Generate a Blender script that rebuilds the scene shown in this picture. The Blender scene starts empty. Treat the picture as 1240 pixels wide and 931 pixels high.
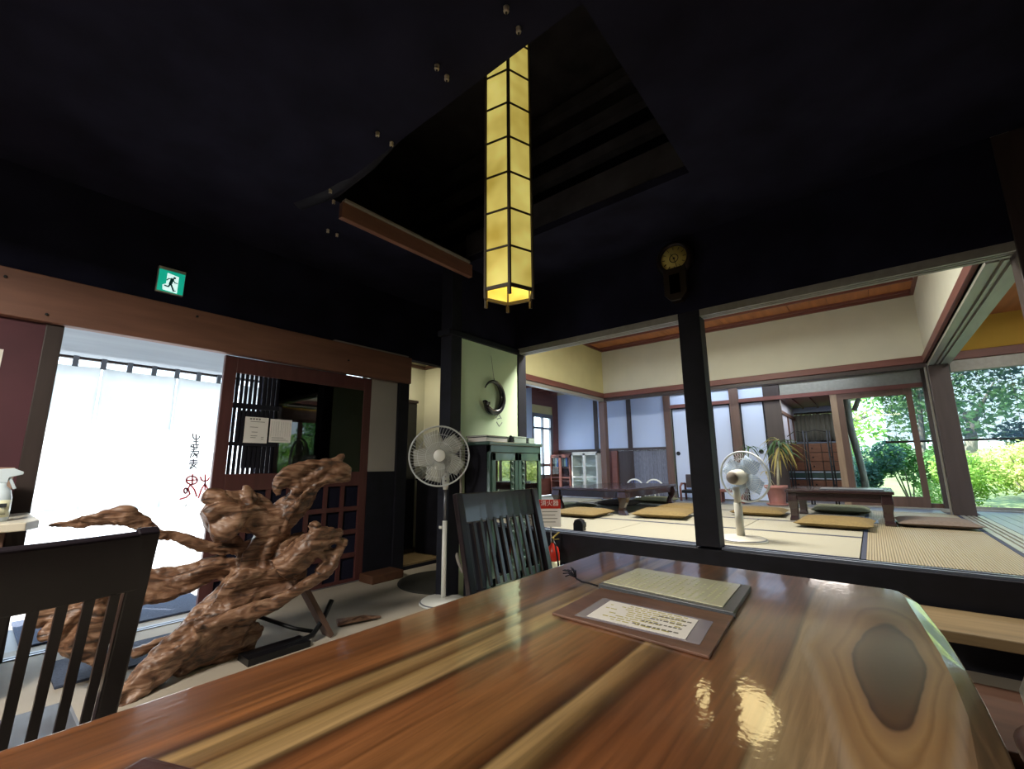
import bpy, bmesh, math, random
from mathutils import Vector, Matrix, noise
R = math.radians; PI = math.pi
random.seed(7)
SC = bpy.context.scene; COL = SC.collection

# ---------------------------------------------------------------- camera
YAW, PITCH, ROLL, FPX, CAMH = 0.680058644, 0.183052194, -0.00796035722, 528.714674, 1.05
cf = Vector((-math.sin(YAW)*math.cos(PITCH), math.cos(YAW)*math.cos(PITCH), math.sin(PITCH)))
cr = Vector((math.cos(YAW), math.sin(YAW), 0)); cu = cr.cross(cf)
cr = cr*math.cos(ROLL)+cu*math.sin(ROLL); cu = cr.cross(cf)
cam = bpy.data.objects.new('camera', bpy.data.cameras.new('camera')); COL.objects.link(cam)
cam.data.sensor_fit = 'HORIZONTAL'; cam.data.sensor_width = 36; cam.data.lens = 36*FPX/1240
cam.data.clip_start = .02; cam.data.clip_end = 200
mw = Matrix((cr, cu, -cf)).transposed().to_4x4(); mw.translation = Vector((0, 0, CAMH))
cam.matrix_world = mw; SC.camera = cam

# ---------------------------------------------------------------- sky, sun, exposure
SC.view_settings.view_transform = 'Standard'; SC.view_settings.look = 'None'
SC.view_settings.exposure = 0.0; SC.view_settings.gamma = 1.0; SC.view_settings.use_curve_mapping = False
SC.cycles.use_denoising = True
SC.cycles.max_bounces = 10; SC.cycles.diffuse_bounces = 4; SC.cycles.glossy_bounces = 4
SC.cycles.transparent_max_bounces = 24; SC.cycles.transmission_bounces = 6
SC.cycles.sample_clamp_indirect = 4.0; SC.cycles.blur_glossy = 0.5
world = bpy.data.worlds.new('sky'); SC.world = world; world.use_nodes = True
nt = world.node_tree; nt.nodes.clear()
wo = nt.nodes.new('ShaderNodeOutputWorld'); wb = nt.nodes.new('ShaderNodeBackground')
tc = nt.nodes.new('ShaderNodeTexCoord'); sx = nt.nodes.new('ShaderNodeSeparateXYZ'); rp = nt.nodes.new('ShaderNodeValToRGB')
nt.links.new(tc.outputs['Generated'], sx.inputs[0]); nt.links.new(sx.outputs['Z'], rp.inputs[0])
rp.color_ramp.elements[0].position = 0.0; rp.color_ramp.elements[0].color = (.80, .92, 1.0, 1)
rp.color_ramp.elements[1].position = 0.7; rp.color_ramp.elements[1].color = (.42, .66, 1.0, 1)
nt.links.new(rp.outputs[0], wb.inputs['Color']); wb.inputs['Strength'].default_value = 4.2
nt.links.new(wb.outputs[0], wo.inputs['Surface'])
sun = bpy.data.objects.new('sun', bpy.data.lights.new('sun', 'SUN')); COL.objects.link(sun)
sun.data.energy = 18.0; sun.data.angle = R(1.0); sun.data.color = (1.0, .96, .88)
sun.rotation_euler = Vector((.50, .30, -.85)).to_track_quat('-Z', 'Y').to_euler()

def area(name, loc, power, size, color=(1, 1, 1), target=None, sy=None, spread=180):
    l = bpy.data.lights.new(name, 'AREA'); l.energy = power; l.size = size; l.color = color
    if sy: l.shape = 'RECTANGLE'; l.size_y = sy
    l.spread = R(spread)
    o = bpy.data.objects.new(name, l); COL.objects.link(o); o.location = loc
    d = Vector(target)-Vector(loc) if target else Vector((0, 0, -1))
    o.rotation_euler = d.to_track_quat('-Z', 'Y').to_euler(); return o
area('tatami_fill', (-1.5, 4.15, 3.02), 175, 1.2, (1.0, .97, .89), sy=.6)  # added unseen fill that brightens the tatami room
for k_ in range(2):
    l_ = bpy.data.lights.new('tatami_bulb', 'POINT'); l_.energy = (3.2, 10)[k_]; l_.color = (1, .80, .38); l_.shadow_soft_size = (.13, .23)[k_]
    o_ = bpy.data.objects.new('tatami_bulb', l_); COL.objects.link(o_); o_.location = (-1.62+.36*k_, 5.3, 2.80)
area('dining_fill', (.55, -.55, 2.40), 18, .5, (1.0, .91, .76))  # added unseen fill behind the camera to brighten the table
area('entrance_fill', (-1.9, -.9, 2.40), 125, .5, (1.0, .93, .82))  # added unseen fill for the entrance side and the driftwood
area('corridor_fill', (-4.2, 3.12, 2.38), 7, .2, (1.0, .90, .70))  # added fill to brighten the cream corridor walls
area('side_room_fill', (-4.5, 4.6, 2.50), 60, .5, (.74, .86, 1.0))  # added cool fill for the side room, out of view
area('veranda_fill', (-1.4, 7.62, 2.48), 22, 2.6, (.74, .86, 1.0), sy=.25)  # added bluish fill hidden above the far beam
area('side_veranda_fill', (1.5, 5.4, 2.66), 30, .5, (1.0, .96, .88))  # added fill that lifts the dark side veranda
area('passage_fill', (-.75, 9.3, 2.16), 14, .5, (1.0, .92, .85), sy=1.8)  # added fill to brighten the passage and its curtain

# ---------------------------------------------------------------- pixel -> point on a real plane
def at(px, py, ax, v):
    d = cf+cr*((px-620)/FPX)-cu*((py-465.5)/FPX); i = 'xyz'.index(ax)
    t = (v-(0, 0, CAMH)[i])/d[i]; return Vector((0, 0, CAMH))+d*t

# ---------------------------------------------------------------- materials
def lin(h):
    h = h.lstrip('#'); v = [int(h[i:i+2], 16)/255 for i in (0, 2, 4)]
    return tuple(x/12.92 if x <= .04045 else ((x+.055)/1.055)**2.4 for x in v)+(1,)
def base(name):
    m = bpy.data.materials.new(name); m.use_nodes = True; n = m.node_tree
    b = n.nodes['Principled BSDF']; return m, n, b
def mat(name, col, rough=.6, metal=0., var=.12, scale=8, stretch=(1, 1, 1), bump=.0, spec=.5, coat=0, emit=None, es=0):
    """plain material: colour broken up by stretched noise, with optional relief"""
    m, n, b = base(name); c = lin(col) if isinstance(col, str) else col
    t = n.nodes.new('ShaderNodeTexCoord'); mp = n.nodes.new('ShaderNodeMapping'); nz = n.nodes.new('ShaderNodeTexNoise')
    mp.inputs['Scale'].default_value = stretch; nz.inputs['Scale'].default_value = scale; nz.inputs['Detail'].default_value = 5
    n.links.new(t.outputs['Object'], mp.inputs[0]); n.links.new(mp.outputs[0], nz.inputs['Vector'])
    r = n.nodes.new('ShaderNodeValToRGB'); r.color_ramp.elements[0].position = .3; r.color_ramp.elements[1].position = .7
    r.color_ramp.elements[0].color = tuple(x*(1-var) for x in c[:3])+(1,)
    r.color_ramp.elements[1].color = tuple(min(1, x*(1+var)) for x in c[:3])+(1,)
    n.links.new(nz.outputs['Fac'], r.inputs[0]); n.links.new(r.outputs[0], b.inputs['Base Color'])
    b.inputs['Roughness'].default_value = rough; b.inputs['Metallic'].default_value = metal
    b.inputs['Specular IOR Level'].default_value = spec
    if coat: b.inputs['Coat Weight'].default_value = coat; b.inputs['Coat Roughness'].default_value = .06
    if bump:
        bp = n.nodes.new('ShaderNodeBump'); bp.inputs['Strength'].default_value = bump; bp.inputs['Distance'].default_value = .01
        n.links.new(nz.outputs['Fac'], bp.inputs['Height']); n.links.new(bp.outputs[0], b.inputs['Normal'])
    if emit: b.inputs['Emission Color'].default_value = lin(emit); b.inputs['Emission Strength'].default_value = es
    return m
M = {}
M['black'] = mat('black_lacquered_wood', (.009, .009, .015, 1), .62, var=.3, spec=.25)
M['soot'] = mat('sooty_plaster', (.012, .012, .025, 1), .9, var=.35, scale=3, bump=.1, spec=.1)
M['attic'] = mat('attic_boards', (.036, .034, .040, 1), .85, var=.4, scale=4, spec=.15)
M['blackgloss'] = mat('black_gloss_wood', (.007, .007, .010, 1), .22, var=.3, spec=.6, coat=.3)
M['chairwood'] = mat('dark_stained_chair_wood', (.010, .007, .010, 1), .30, var=.3, spec=.45, coat=.25)
M['concrete'] = mat('floor_concrete', '#a39a8c', .75, var=.12, scale=2.2, bump=.05)
M['paving'] = mat('entrance_paving', '#b5b4b0', .8, var=.15, scale=1.5)
M['lintel'] = mat('lintel_wood', '#7a5444', .55, var=.16, scale=3, stretch=(6, .6, 6), bump=.04)
M['redwood'] = mat('red_stained_wood', '#54302f', .45, var=.18, scale=4, stretch=(6, 6, .7))
M['redwall'] = mat('dark_red_wall', '#4e2730', .7, var=.15, scale=3)
M['plaster'] = mat('cream_plaster', '#cbcab6', .9, var=.03, scale=4)
M['plasterY'] = mat('yellow_cream_plaster', '#c4bc8c', .9, var=.04, scale=4)
M['mustard'] = mat('mustard_plaster', '#c29d42', .9, var=.06, scale=4)
M['greenplaster'] = mat('pale_green_plaster', '#c8dab6', .9, var=.03, scale=3)
M['grayplaster'] = mat('grey_beige_plaster', '#9c9690', .9, var=.05, scale=3)
M['daylitplaster'] = mat('white_plaster', '#b6c6e6', .85, var=.02, scale=2)  # white plaster with the blue of daylight put into its colour
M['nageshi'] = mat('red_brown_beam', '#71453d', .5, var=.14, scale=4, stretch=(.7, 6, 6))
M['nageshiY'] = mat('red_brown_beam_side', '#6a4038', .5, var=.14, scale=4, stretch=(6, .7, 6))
M['kamoi'] = mat('grooved_beam_wood', '#8d8a80', .35, var=.1, scale=4, stretch=(6, .7, 6))
M['postbrown'] = mat('brown_post_wood', '#5b4338', .5, var=.16, scale=4, stretch=(6, 6, .6))
M['postdark'] = mat('dark_post_wood', '#3a2f2c', .45, var=.16, scale=4, stretch=(6, 6, .6))
M['tanpost'] = mat('tan_post_wood', '#8d7660', .5, var=.16, scale=4, stretch=(6, 6, .6))
M['ceilwood'] = mat('ceiling_board_wood', '#a8683a', .6, var=.18, scale=3, stretch=(5, .5, 5))
M['engawa'] = mat('grey_veranda_boards', '#6f7684', .35, var=.1, scale=3, stretch=(.5, 6, 6))
M['whitedoor'] = mat('white_paper_door', '#c2cee6', .8, var=.02, scale=3)  # white paper; its bluish cast is daylight put into the colour
M['white'] = mat('white_plastic', '#e3e3dc', .35, var=.02)
M['offwhite'] = mat('cream_plastic', '#c9c3b2', .4, var=.03)
M['graymetal'] = mat('grey_metal', '#7a7b80', .35, .6, var=.05)
M['chrome'] = mat('bright_metal', '#c8c8c8', .2, 1, var=.02)
M['blackmetal'] = mat('black_metal', '#15161a', .35, .3, var=.1)
M['red'] = mat('red_paint', '#b02a1c', .3, var=.05)
M['brass'] = mat('aged_brass', '#8d7a3e', .4, .7, var=.15)
M['paper'] = mat('white_paper', '#ece8e2', .8, var=.02)
M['creampaper'] = mat('cream_menu_paper', '#e0e0c0', .25, var=.04, scale=14, coat=.6)
M['ink'] = mat('grey_ink', '#77736a', .7)
M['goldink'] = mat('gold_print', '#b9b05e', .6)
M['redink'] = mat('red_ink', '#c02a2a', .7)
M['darkink'] = mat('black_ink', '#1c2024', .7)
M['terracotta'] = mat('pink_clay', '#a9746a', .7, var=.1)
M['stem'] = mat('pale_stem', '#b9b39a', .7, var=.15, scale=20)
M['zabuton'] = mat('ochre_cushion_cloth', '#77633a', .9, var=.16, scale=60, bump=.2)
M['zabutong'] = mat('grey_green_cushion_cloth', '#6a6a4a', .9, var=.16, scale=60, bump=.2)
M['zabutond'] = mat('grey_brown_cushion_cloth', '#6b5c50', .9, var=.16, scale=60, bump=.2)
M['lowtable'] = mat('low_table_lacquer', '#2a1b1c', .22, var=.2, scale=6, coat=.4)
M['bark'] = mat('tree_bark', '#8a8278', .9, var=.3, scale=12, stretch=(3, 3, .6), bump=.5)
M['soil'] = mat('garden_ground', '#6d7a4c', .95, var=.4, scale=1.2)
M['gravel'] = mat('pale_gravel', '#b8b5a8', .95, var=.2, scale=60)
M['rattan'] = mat('brown_drawer_wood', '#6e4632', .5, var=.2, scale=8, stretch=(1, 5, 5))
M['tealband'] = mat('teal_drawer_band', '#2e4a48', .3, var=.1)
M['curtain'] = mat('thin_grey_curtain', '#8a9088', .9, var=.15, scale=30, stretch=(4, 4, .3))
M['soffit'] = mat('pale_soffit', '#8d949c', .8, var=.08, scale=2, stretch=(3, .4, 1))
M['matblack'] = mat('black_rubber_mat', '#26251f', .95, var=.3, scale=60, bump=.3)
M['doormat'] = mat('grey_door_mat', '#3c4558', .95, var=.3, scale=80, bump=.4)
M['leather'] = mat('brown_leather', '#3a1d14', .35, var=.15, scale=30, bump=.1)
M['menuboard'] = mat('brown_menu_board', '#6a4c3e', .38, var=.28, scale=9, stretch=(.6, 3, 3), bump=.1)
M['menugrey'] = mat('grey_vinyl', '#50545a', .3, var=.08)
M['stepwood'] = mat('worn_step_wood', '#85704f', .5, var=.2, scale=4, stretch=(.6, 6, 6))
M['stepdark'] = mat('brown_step_wood', '#5a3c2c', .5, var=.2, scale=4, stretch=(.6, 6, 6))
M['cyan'] = mat('blue_cloth', '#5d74b8', .8)

def m_glass(name, tint=(.93, .97, .97, 1), gl=1.0, ior=1.45):
    m, n, b = base(name); n.nodes.remove(b); o = n.nodes['Material Output']
    t = n.nodes.new('ShaderNodeBsdfTransparent'); g = n.nodes.new('ShaderNodeBsdfGlossy'); x = n.nodes.new('ShaderNodeMixShader')
    f = n.nodes.new('ShaderNodeFresnel'); f.inputs['IOR'].default_value = ior
    t.inputs[0].default_value = tint; g.inputs['Roughness'].default_value = .02; g.inputs['Color'].default_value = (gl, gl, gl, 1)
    ge = n.nodes.new('ShaderNodeNewGeometry'); k = n.nodes.new('ShaderNodeMath'); k.operation = 'SUBTRACT'; k.inputs[0].default_value = 1; n.links.new(ge.outputs['Backfacing'], k.inputs[1])
    k2 = n.nodes.new('ShaderNodeMath'); k2.operation = 'MULTIPLY'; n.links.new(k.outputs[0], k2.inputs[0]); n.links.new(f.outputs[0], k2.inputs[1])
    n.links.new(k2.outputs[0], x.inputs[0]); n.links.new(t.outputs[0], x.inputs[1]); n.links.new(g.outputs[0], x.inputs[2])
    n.links.new(x.outputs[0], o.inputs['Surface']); return m
M['glass'] = m_glass('window_glass'); M['clear'] = m_glass('clear_plastic', (.86, .90, .92, 1), 1, 1.7)
M['darkglass'] = m_glass('dark_door_glass', (.10, .11, .13, 1), 1, 1.6)
M['cabglass'] = m_glass('old_cabinet_glass', (.05, .05, .05, 1), 1, 3.2)
def m_transl(name, col, tr=.6, rough=.9):
    m, n, b = base(name); o = n.nodes['Material Output']; c = lin(col)
    t = n.nodes.new('ShaderNodeBsdfTranslucent'); x = n.nodes.new('ShaderNodeMixShader'); x.inputs[0].default_value = tr
    t.inputs[0].default_value = c; b.inputs['Roughness'].default_value = rough
    tc = n.nodes.new('ShaderNodeTexCoord'); nz = n.nodes.new('ShaderNodeTexNoise'); nz.inputs['Scale'].default_value = 3
    mx = n.nodes.new('ShaderNodeMixRGB'); mx.inputs[1].default_value = tuple(v*.72 for v in c[:3])+(1,); mx.inputs[2].default_value = tuple(min(1, v*1.2) for v in c[:3])+(1,)
    n.links.new(tc.outputs['Object'], nz.inputs['Vector']); n.links.new(nz.outputs['Fac'], mx.inputs[0])
    n.links.new(mx.outputs[0], b.inputs['Base Color']); n.links.new(mx.outputs[0], t.inputs[0])
    n.links.new(b.outputs[0], x.inputs[1]); n.links.new(t.outputs[0], x.inputs[2]); n.links.new(x.outputs[0], o.inputs['Surface']); return m
M['noren'] = m_transl('thin_white_cloth', '#f2f6f6', .75)
M['leafbright'] = m_transl('bright_leaves', '#a6cc66', .45, .5); M['leafmid'] = m_transl('mid_green_leaves', '#6c9c58', .4, .5)
M['leafdark'] = m_transl('dark_green_leaves', '#456e5c', .35, .5); M['leafpale'] = m_transl('pale_yellow_green_leaves', '#d0da8c', .4, .5)
M['leafyellow'] = m_transl('yellowing_leaves', '#b9a860', .3, .6); M['leafplant'] = m_transl('green_strap_leaves', '#4a6a3c', .3, .5)
def m_milky(name, col, a):
    m, n, b = base(name); b.inputs['Base Color'].default_value = lin(col); b.inputs['Alpha'].default_value = a; b.inputs['Roughness'].default_value = .25; return m
M['bladeclear'] = m_milky('milky_blade_plastic', '#d4d6cc', .5)

def m_lantern():
    m, n, b = base('lit_lantern_paper'); t = n.nodes.new('ShaderNodeTexCoord'); nz = n.nodes.new('ShaderNodeTexNoise')
    nz.inputs['Scale'].default_value = 5; r = n.nodes.new('ShaderNodeValToRGB')
    r.color_ramp.elements[0].position = .3; r.color_ramp.elements[0].color = lin('#a8903a'); r.color_ramp.elements[1].position = .7; r.color_ramp.elements[1].color = lin('#d9cb70')
    n.links.new(t.outputs['Object'], nz.inputs['Vector']); n.links.new(nz.outputs['Fac'], r.inputs[0])
    n.links.new(r.outputs[0], b.inputs['Emission Color']); n.links.new(r.outputs[0], b.inputs['Base Color']); b.inputs['Emission Strength'].default_value = .82
    b.inputs['Roughness'].default_value = .8; return m
M['lampaper'] = m_lantern()

def m_ribs(name, c0, c1, scale, axis='X', rough=.6, bump=.5, fine=160):
    """woven straw: fine ribs along one direction"""
    m, n, b = base(name); t = n.nodes.new('ShaderNodeTexCoord'); w = n.nodes.new('ShaderNodeTexWave'); w.bands_direction = axis
    w.inputs['Scale'].default_value = scale; w.inputs['Distortion'].default_value = .4; nz = n.nodes.new('ShaderNodeTexNoise'); nz.inputs['Scale'].default_value = 3
    x = n.nodes.new('ShaderNodeMixRGB'); x.inputs[1].default_value = lin(c0); x.inputs[2].default_value = lin(c1)
    n.links.new(t.outputs['Object'], w.inputs['Vector']); n.links.new(t.outputs['Object'], nz.inputs['Vector'])
    n.links.new(w.outputs['Fac'], x.inputs[0]); n.links.new(x.outputs[0], b.inputs['Base Color'])
    bp = n.nodes.new('ShaderNodeBump'); bp.inputs['Strength'].default_value = bump; bp.inputs['Distance'].default_value = .003
    n.links.new(w.outputs['Fac'], bp.inputs['Height']); n.links.new(bp.outputs[0], b.inputs['Normal']); b.inputs['Roughness'].default_value = rough
    return m
M['tatami'] = m_ribs('tatami_straw', '#989280', '#a8a28c', 60, 'Y', .55, .3)
M['tatamiR'] = m_ribs('ribbed_tatami_straw', '#74684e', '#a8997c', 22, 'X', .5, .6)

def m_table():
    m, n, b = base('glossy_slab_wood'); L = n.links.new; N = n.nodes.new
    t = N('ShaderNodeTexCoord'); s = N('ShaderNodeSeparateXYZ'); L(t.outputs['Object'], s.inputs[0])
    def math_(op, a, b_=None, c=None):
        k = N('ShaderNodeMath'); k.operation = op
        for i, v in enumerate((a, b_, c)):
            if v is None: continue
            if isinstance(v, (int, float)): k.inputs[i].default_value = v
            else: L(v, k.inputs[i])
        return k.outputs[0]
    mp = N('ShaderNodeMapping'); mp.inputs['Scale'].default_value = (4, .8, 4); L(t.outputs['Object'], mp.inputs[0])
    nz = N('ShaderNodeTexNoise'); nz.inputs['Scale'].default_value = 1.1; nz.inputs['Detail'].default_value = 2; L(mp.outputs[0], nz.inputs['Vector'])
    xw = math_('ADD', s.outputs['X'], math_('MULTIPLY', math_('SUBTRACT', nz.outputs['Fac'], .5), .05))
    # bands across x (object origin = world x -0.41): ramp over -0.95..0.15
    f = math_('DIVIDE', math_('ADD', xw, .54), 1.10)
    r = N('ShaderNodeValToRGB'); L(f, r.inputs[0]); e = r.color_ramp.elements
    stops = [(0, '#a8743c'), (.012, '#7a4524'), (.04, '#8a5027'), (.12, '#70401f'), (.19, '#9a5c2c'), (.213, '#3d2010'), (.225, '#b08a50'), (.262, '#6f4a24'), (.27, '#a8834a'), (.305, '#b8935a'), (.318, '#452612'), (.34, '#95562a'), (.46, '#99602e'), (.494, '#5a3015'), (.502, '#3a1f0e'), (.508, '#bb945a'), (.536, '#7c5a30'), (.552, '#43240f'), (.575, '#8c4f26'), (.66, '#8a5028'), (.712, '#7c4824'), (.717, '#3c2414'), (.721, '#b39468'), (.75, '#9f8058'), (.775, '#ad8d60'), (.86, '#a58660'), (.93, '#8a6a48'), (1, '#9c7c56')]
    def tone(h):
        v = [int(h[i:i+2], 16) for i in (1, 3, 5)]; g = sum(v)/3; return '#%02x%02x%02x' % tuple(int(x*.94*.80+g*.19) for x in v)
    stops = [(p, tone(c)) for p, c in stops]
    while len(e) > 1: e.remove(e[0])
    e[0].position = stops[0][0]; e[0].color = lin(stops[0][1])
    for p, c in stops[1:]:
        q = e.new(p); q.color = lin(c)
    # fine grain
    mp2 = N('ShaderNodeMapping'); mp2.inputs['Scale'].default_value = (40, 2.2, 40); L(t.outputs['Object'], mp2.inputs[0])
    n2 = N('ShaderNodeTexNoise'); n2.inputs['Scale'].default_value = 2.2; n2.inputs['Detail'].default_value = 6; n2.inputs['Distortion'].default_value = .6; L(mp2.outputs[0], n2.inputs['Vector'])
    mu = N('ShaderNodeMixRGB'); mu.blend_type = 'MULTIPLY'; mu.inputs[0].default_value = .75
    r2 = N('ShaderNodeValToRGB'); r2.color_ramp.elements[0].position = .3; r2.color_ramp.elements[0].color = (.45, .42, .4, 1); r2.color_ramp.elements[1].position = .65; r2.color_ramp.elements[1].color = (1.15, 1.12, 1.1, 1)
    L(n2.outputs['Fac'], r2.inputs[0]); L(r.outputs[0], mu.inputs[1]); L(r2.outputs[0], mu.inputs[2])
    # dark oval heart with rings on the right-hand board (centre world -.035, 1.06)
    ey = math_('DIVIDE', math_('SUBTRACT', s.outputs['Y'], .43), .25)
    ex = math_('MULTIPLY', math_('DIVIDE', math_('SUBTRACT', xw, .385), .052), math_('ADD', 1.0, math_('MULTIPLY', math_('MAXIMUM', math_('MULTIPLY', ey, -1.0), 0.0), .55)))
    nq = N('ShaderNodeTexNoise'); nq.inputs['Scale'].default_value = 4; nq.inputs['Detail'].default_value = 3; L(t.outputs['Object'], nq.inputs['Vector'])
    d = math_('ADD', math_('SQRT', math_('ADD', math_('MULTIPLY', ex, ex), math_('MULTIPLY', ey, ey))), math_('MULTIPLY', math_('SUBTRACT', nq.outputs['Fac'], .5), .75))
    ro = N('ShaderNodeValToRGB'); L(math_('DIVIDE', d, 3.0), ro.inputs[0]); q = ro.color_ramp.elements
    q[0].position = 0; q[0].color = lin('#40342a'); q[1].position = 1; q[1].color = (1, 1, 1, 1)
    for p, c in ((.16, '#4a3a2c'), (.28, '#55402f'), (.325, '#33231a'), (.345, '#8a6c4c'), (.42, '#a08056'), (.47, '#84643f'), (.50, '#9c7c54'), (.60, '#8a6a46'), (.66, '#a3845a')):
        z = q.new(p); z.color = lin(c)
    rm = N('ShaderNodeValToRGB'); rm.color_ramp.elements[0].position = .55; rm.color_ramp.elements[1].position = .82
    rm.color_ramp.elements[0].color = (1, 1, 1, 1); rm.color_ramp.elements[1].color = (0, 0, 0, 1); L(math_('DIVIDE', d, 3.0), rm.inputs[0])
    gate = math_('GREATER_THAN', xw, .262); fac = math_('MULTIPLY', rm.outputs[0], gate)
    fin = N('ShaderNodeMixRGB'); L(fac, fin.inputs[0]); L(mu.outputs[0], fin.inputs[1]); L(ro.outputs[0], fin.inputs[2])
    L(fin.outputs[0], b.inputs['Base Color'])
    b.inputs['Roughness'].default_value = .3; b.inputs['Coat Weight'].default_value = 1; b.inputs['Coat Roughness'].default_value = .07; b.inputs['Coat IOR'].default_value = 1.6
    n3 = N('ShaderNodeTexNoise'); n3.inputs['Scale'].default_value = 3; n3.inputs['Detail'].default_value = 3; L(t.outputs['Object'], n3.inputs['Vector'])
    bp = N('ShaderNodeBump'); bp.inputs['Strength'].default_value = .05; bp.inputs['Distance'].default_value = .02
    mp3 = N('ShaderNodeMapping'); mp3.inputs['Scale'].default_value = (5, 1.2, 5); L(t.outputs['Object'], mp3.inputs[0]); L(mp3.outputs[0], n3.inputs['Vector'])
    L(n3.outputs['Fac'], bp.inputs['Height'])
    n4 = N('ShaderNodeTexNoise'); n4.inputs['Scale'].default_value = 70; n4.inputs['Detail'].default_value = 2; L(t.outputs['Object'], n4.inputs['Vector'])
    b4 = N('ShaderNodeBump'); b4.inputs['Strength'].default_value = .09; b4.inputs['Distance'].default_value = .002; L(n4.outputs['Fac'], b4.inputs['Height']); L(bp.outputs[0], b4.inputs['Normal'])
    L(b4.outputs[0], b.inputs['Coat Normal']); L(bp.outputs[0], b.inputs['Normal']); return m
M['table'] = m_table()

def m_drift():
    m, n, b = base('weathered_root_wood'); L = n.links.new; N = n.nodes.new; t = N('ShaderNodeTexCoord')
    mp = N('ShaderNodeMapping'); mp.inputs['Scale'].default_value = (2.5, 1.0, 4.5); mp.inputs['Rotation'].default_value = (-.75, 0, 0); L(t.outputs['Object'], mp.inputs[0])
    n1 = N('ShaderNodeTexNoise'); n1.inputs['Scale'].default_value = 5; n1.inputs['Detail'].default_value = 8; n1.inputs['Distortion'].default_value = 1.6; L(mp.outputs[0], n1.inputs['Vector'])
    r = N('ShaderNodeValToRGB'); e = r.color_ramp.elements; e[0].position = .32; e[0].color = lin('#2e1f17'); e[1].position = .7; e[1].color = lin('#a08068')
    z = e.new(.47); z.color = lin('#6d4d39'); L(n1.outputs['Fac'], r.inputs[0]); L(r.outputs[0], b.inputs['Base Color'])
    b.inputs['Roughness'].default_value = .42; bp = N('ShaderNodeBump'); bp.inputs['Strength'].default_value = .8; bp.inputs['Distance'].default_value = .012
    L(n1.outputs['Fac'], bp.inputs['Height']); L(bp.outputs[0], b.inputs['Normal']); return m
M['drift'] = m_drift()

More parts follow.
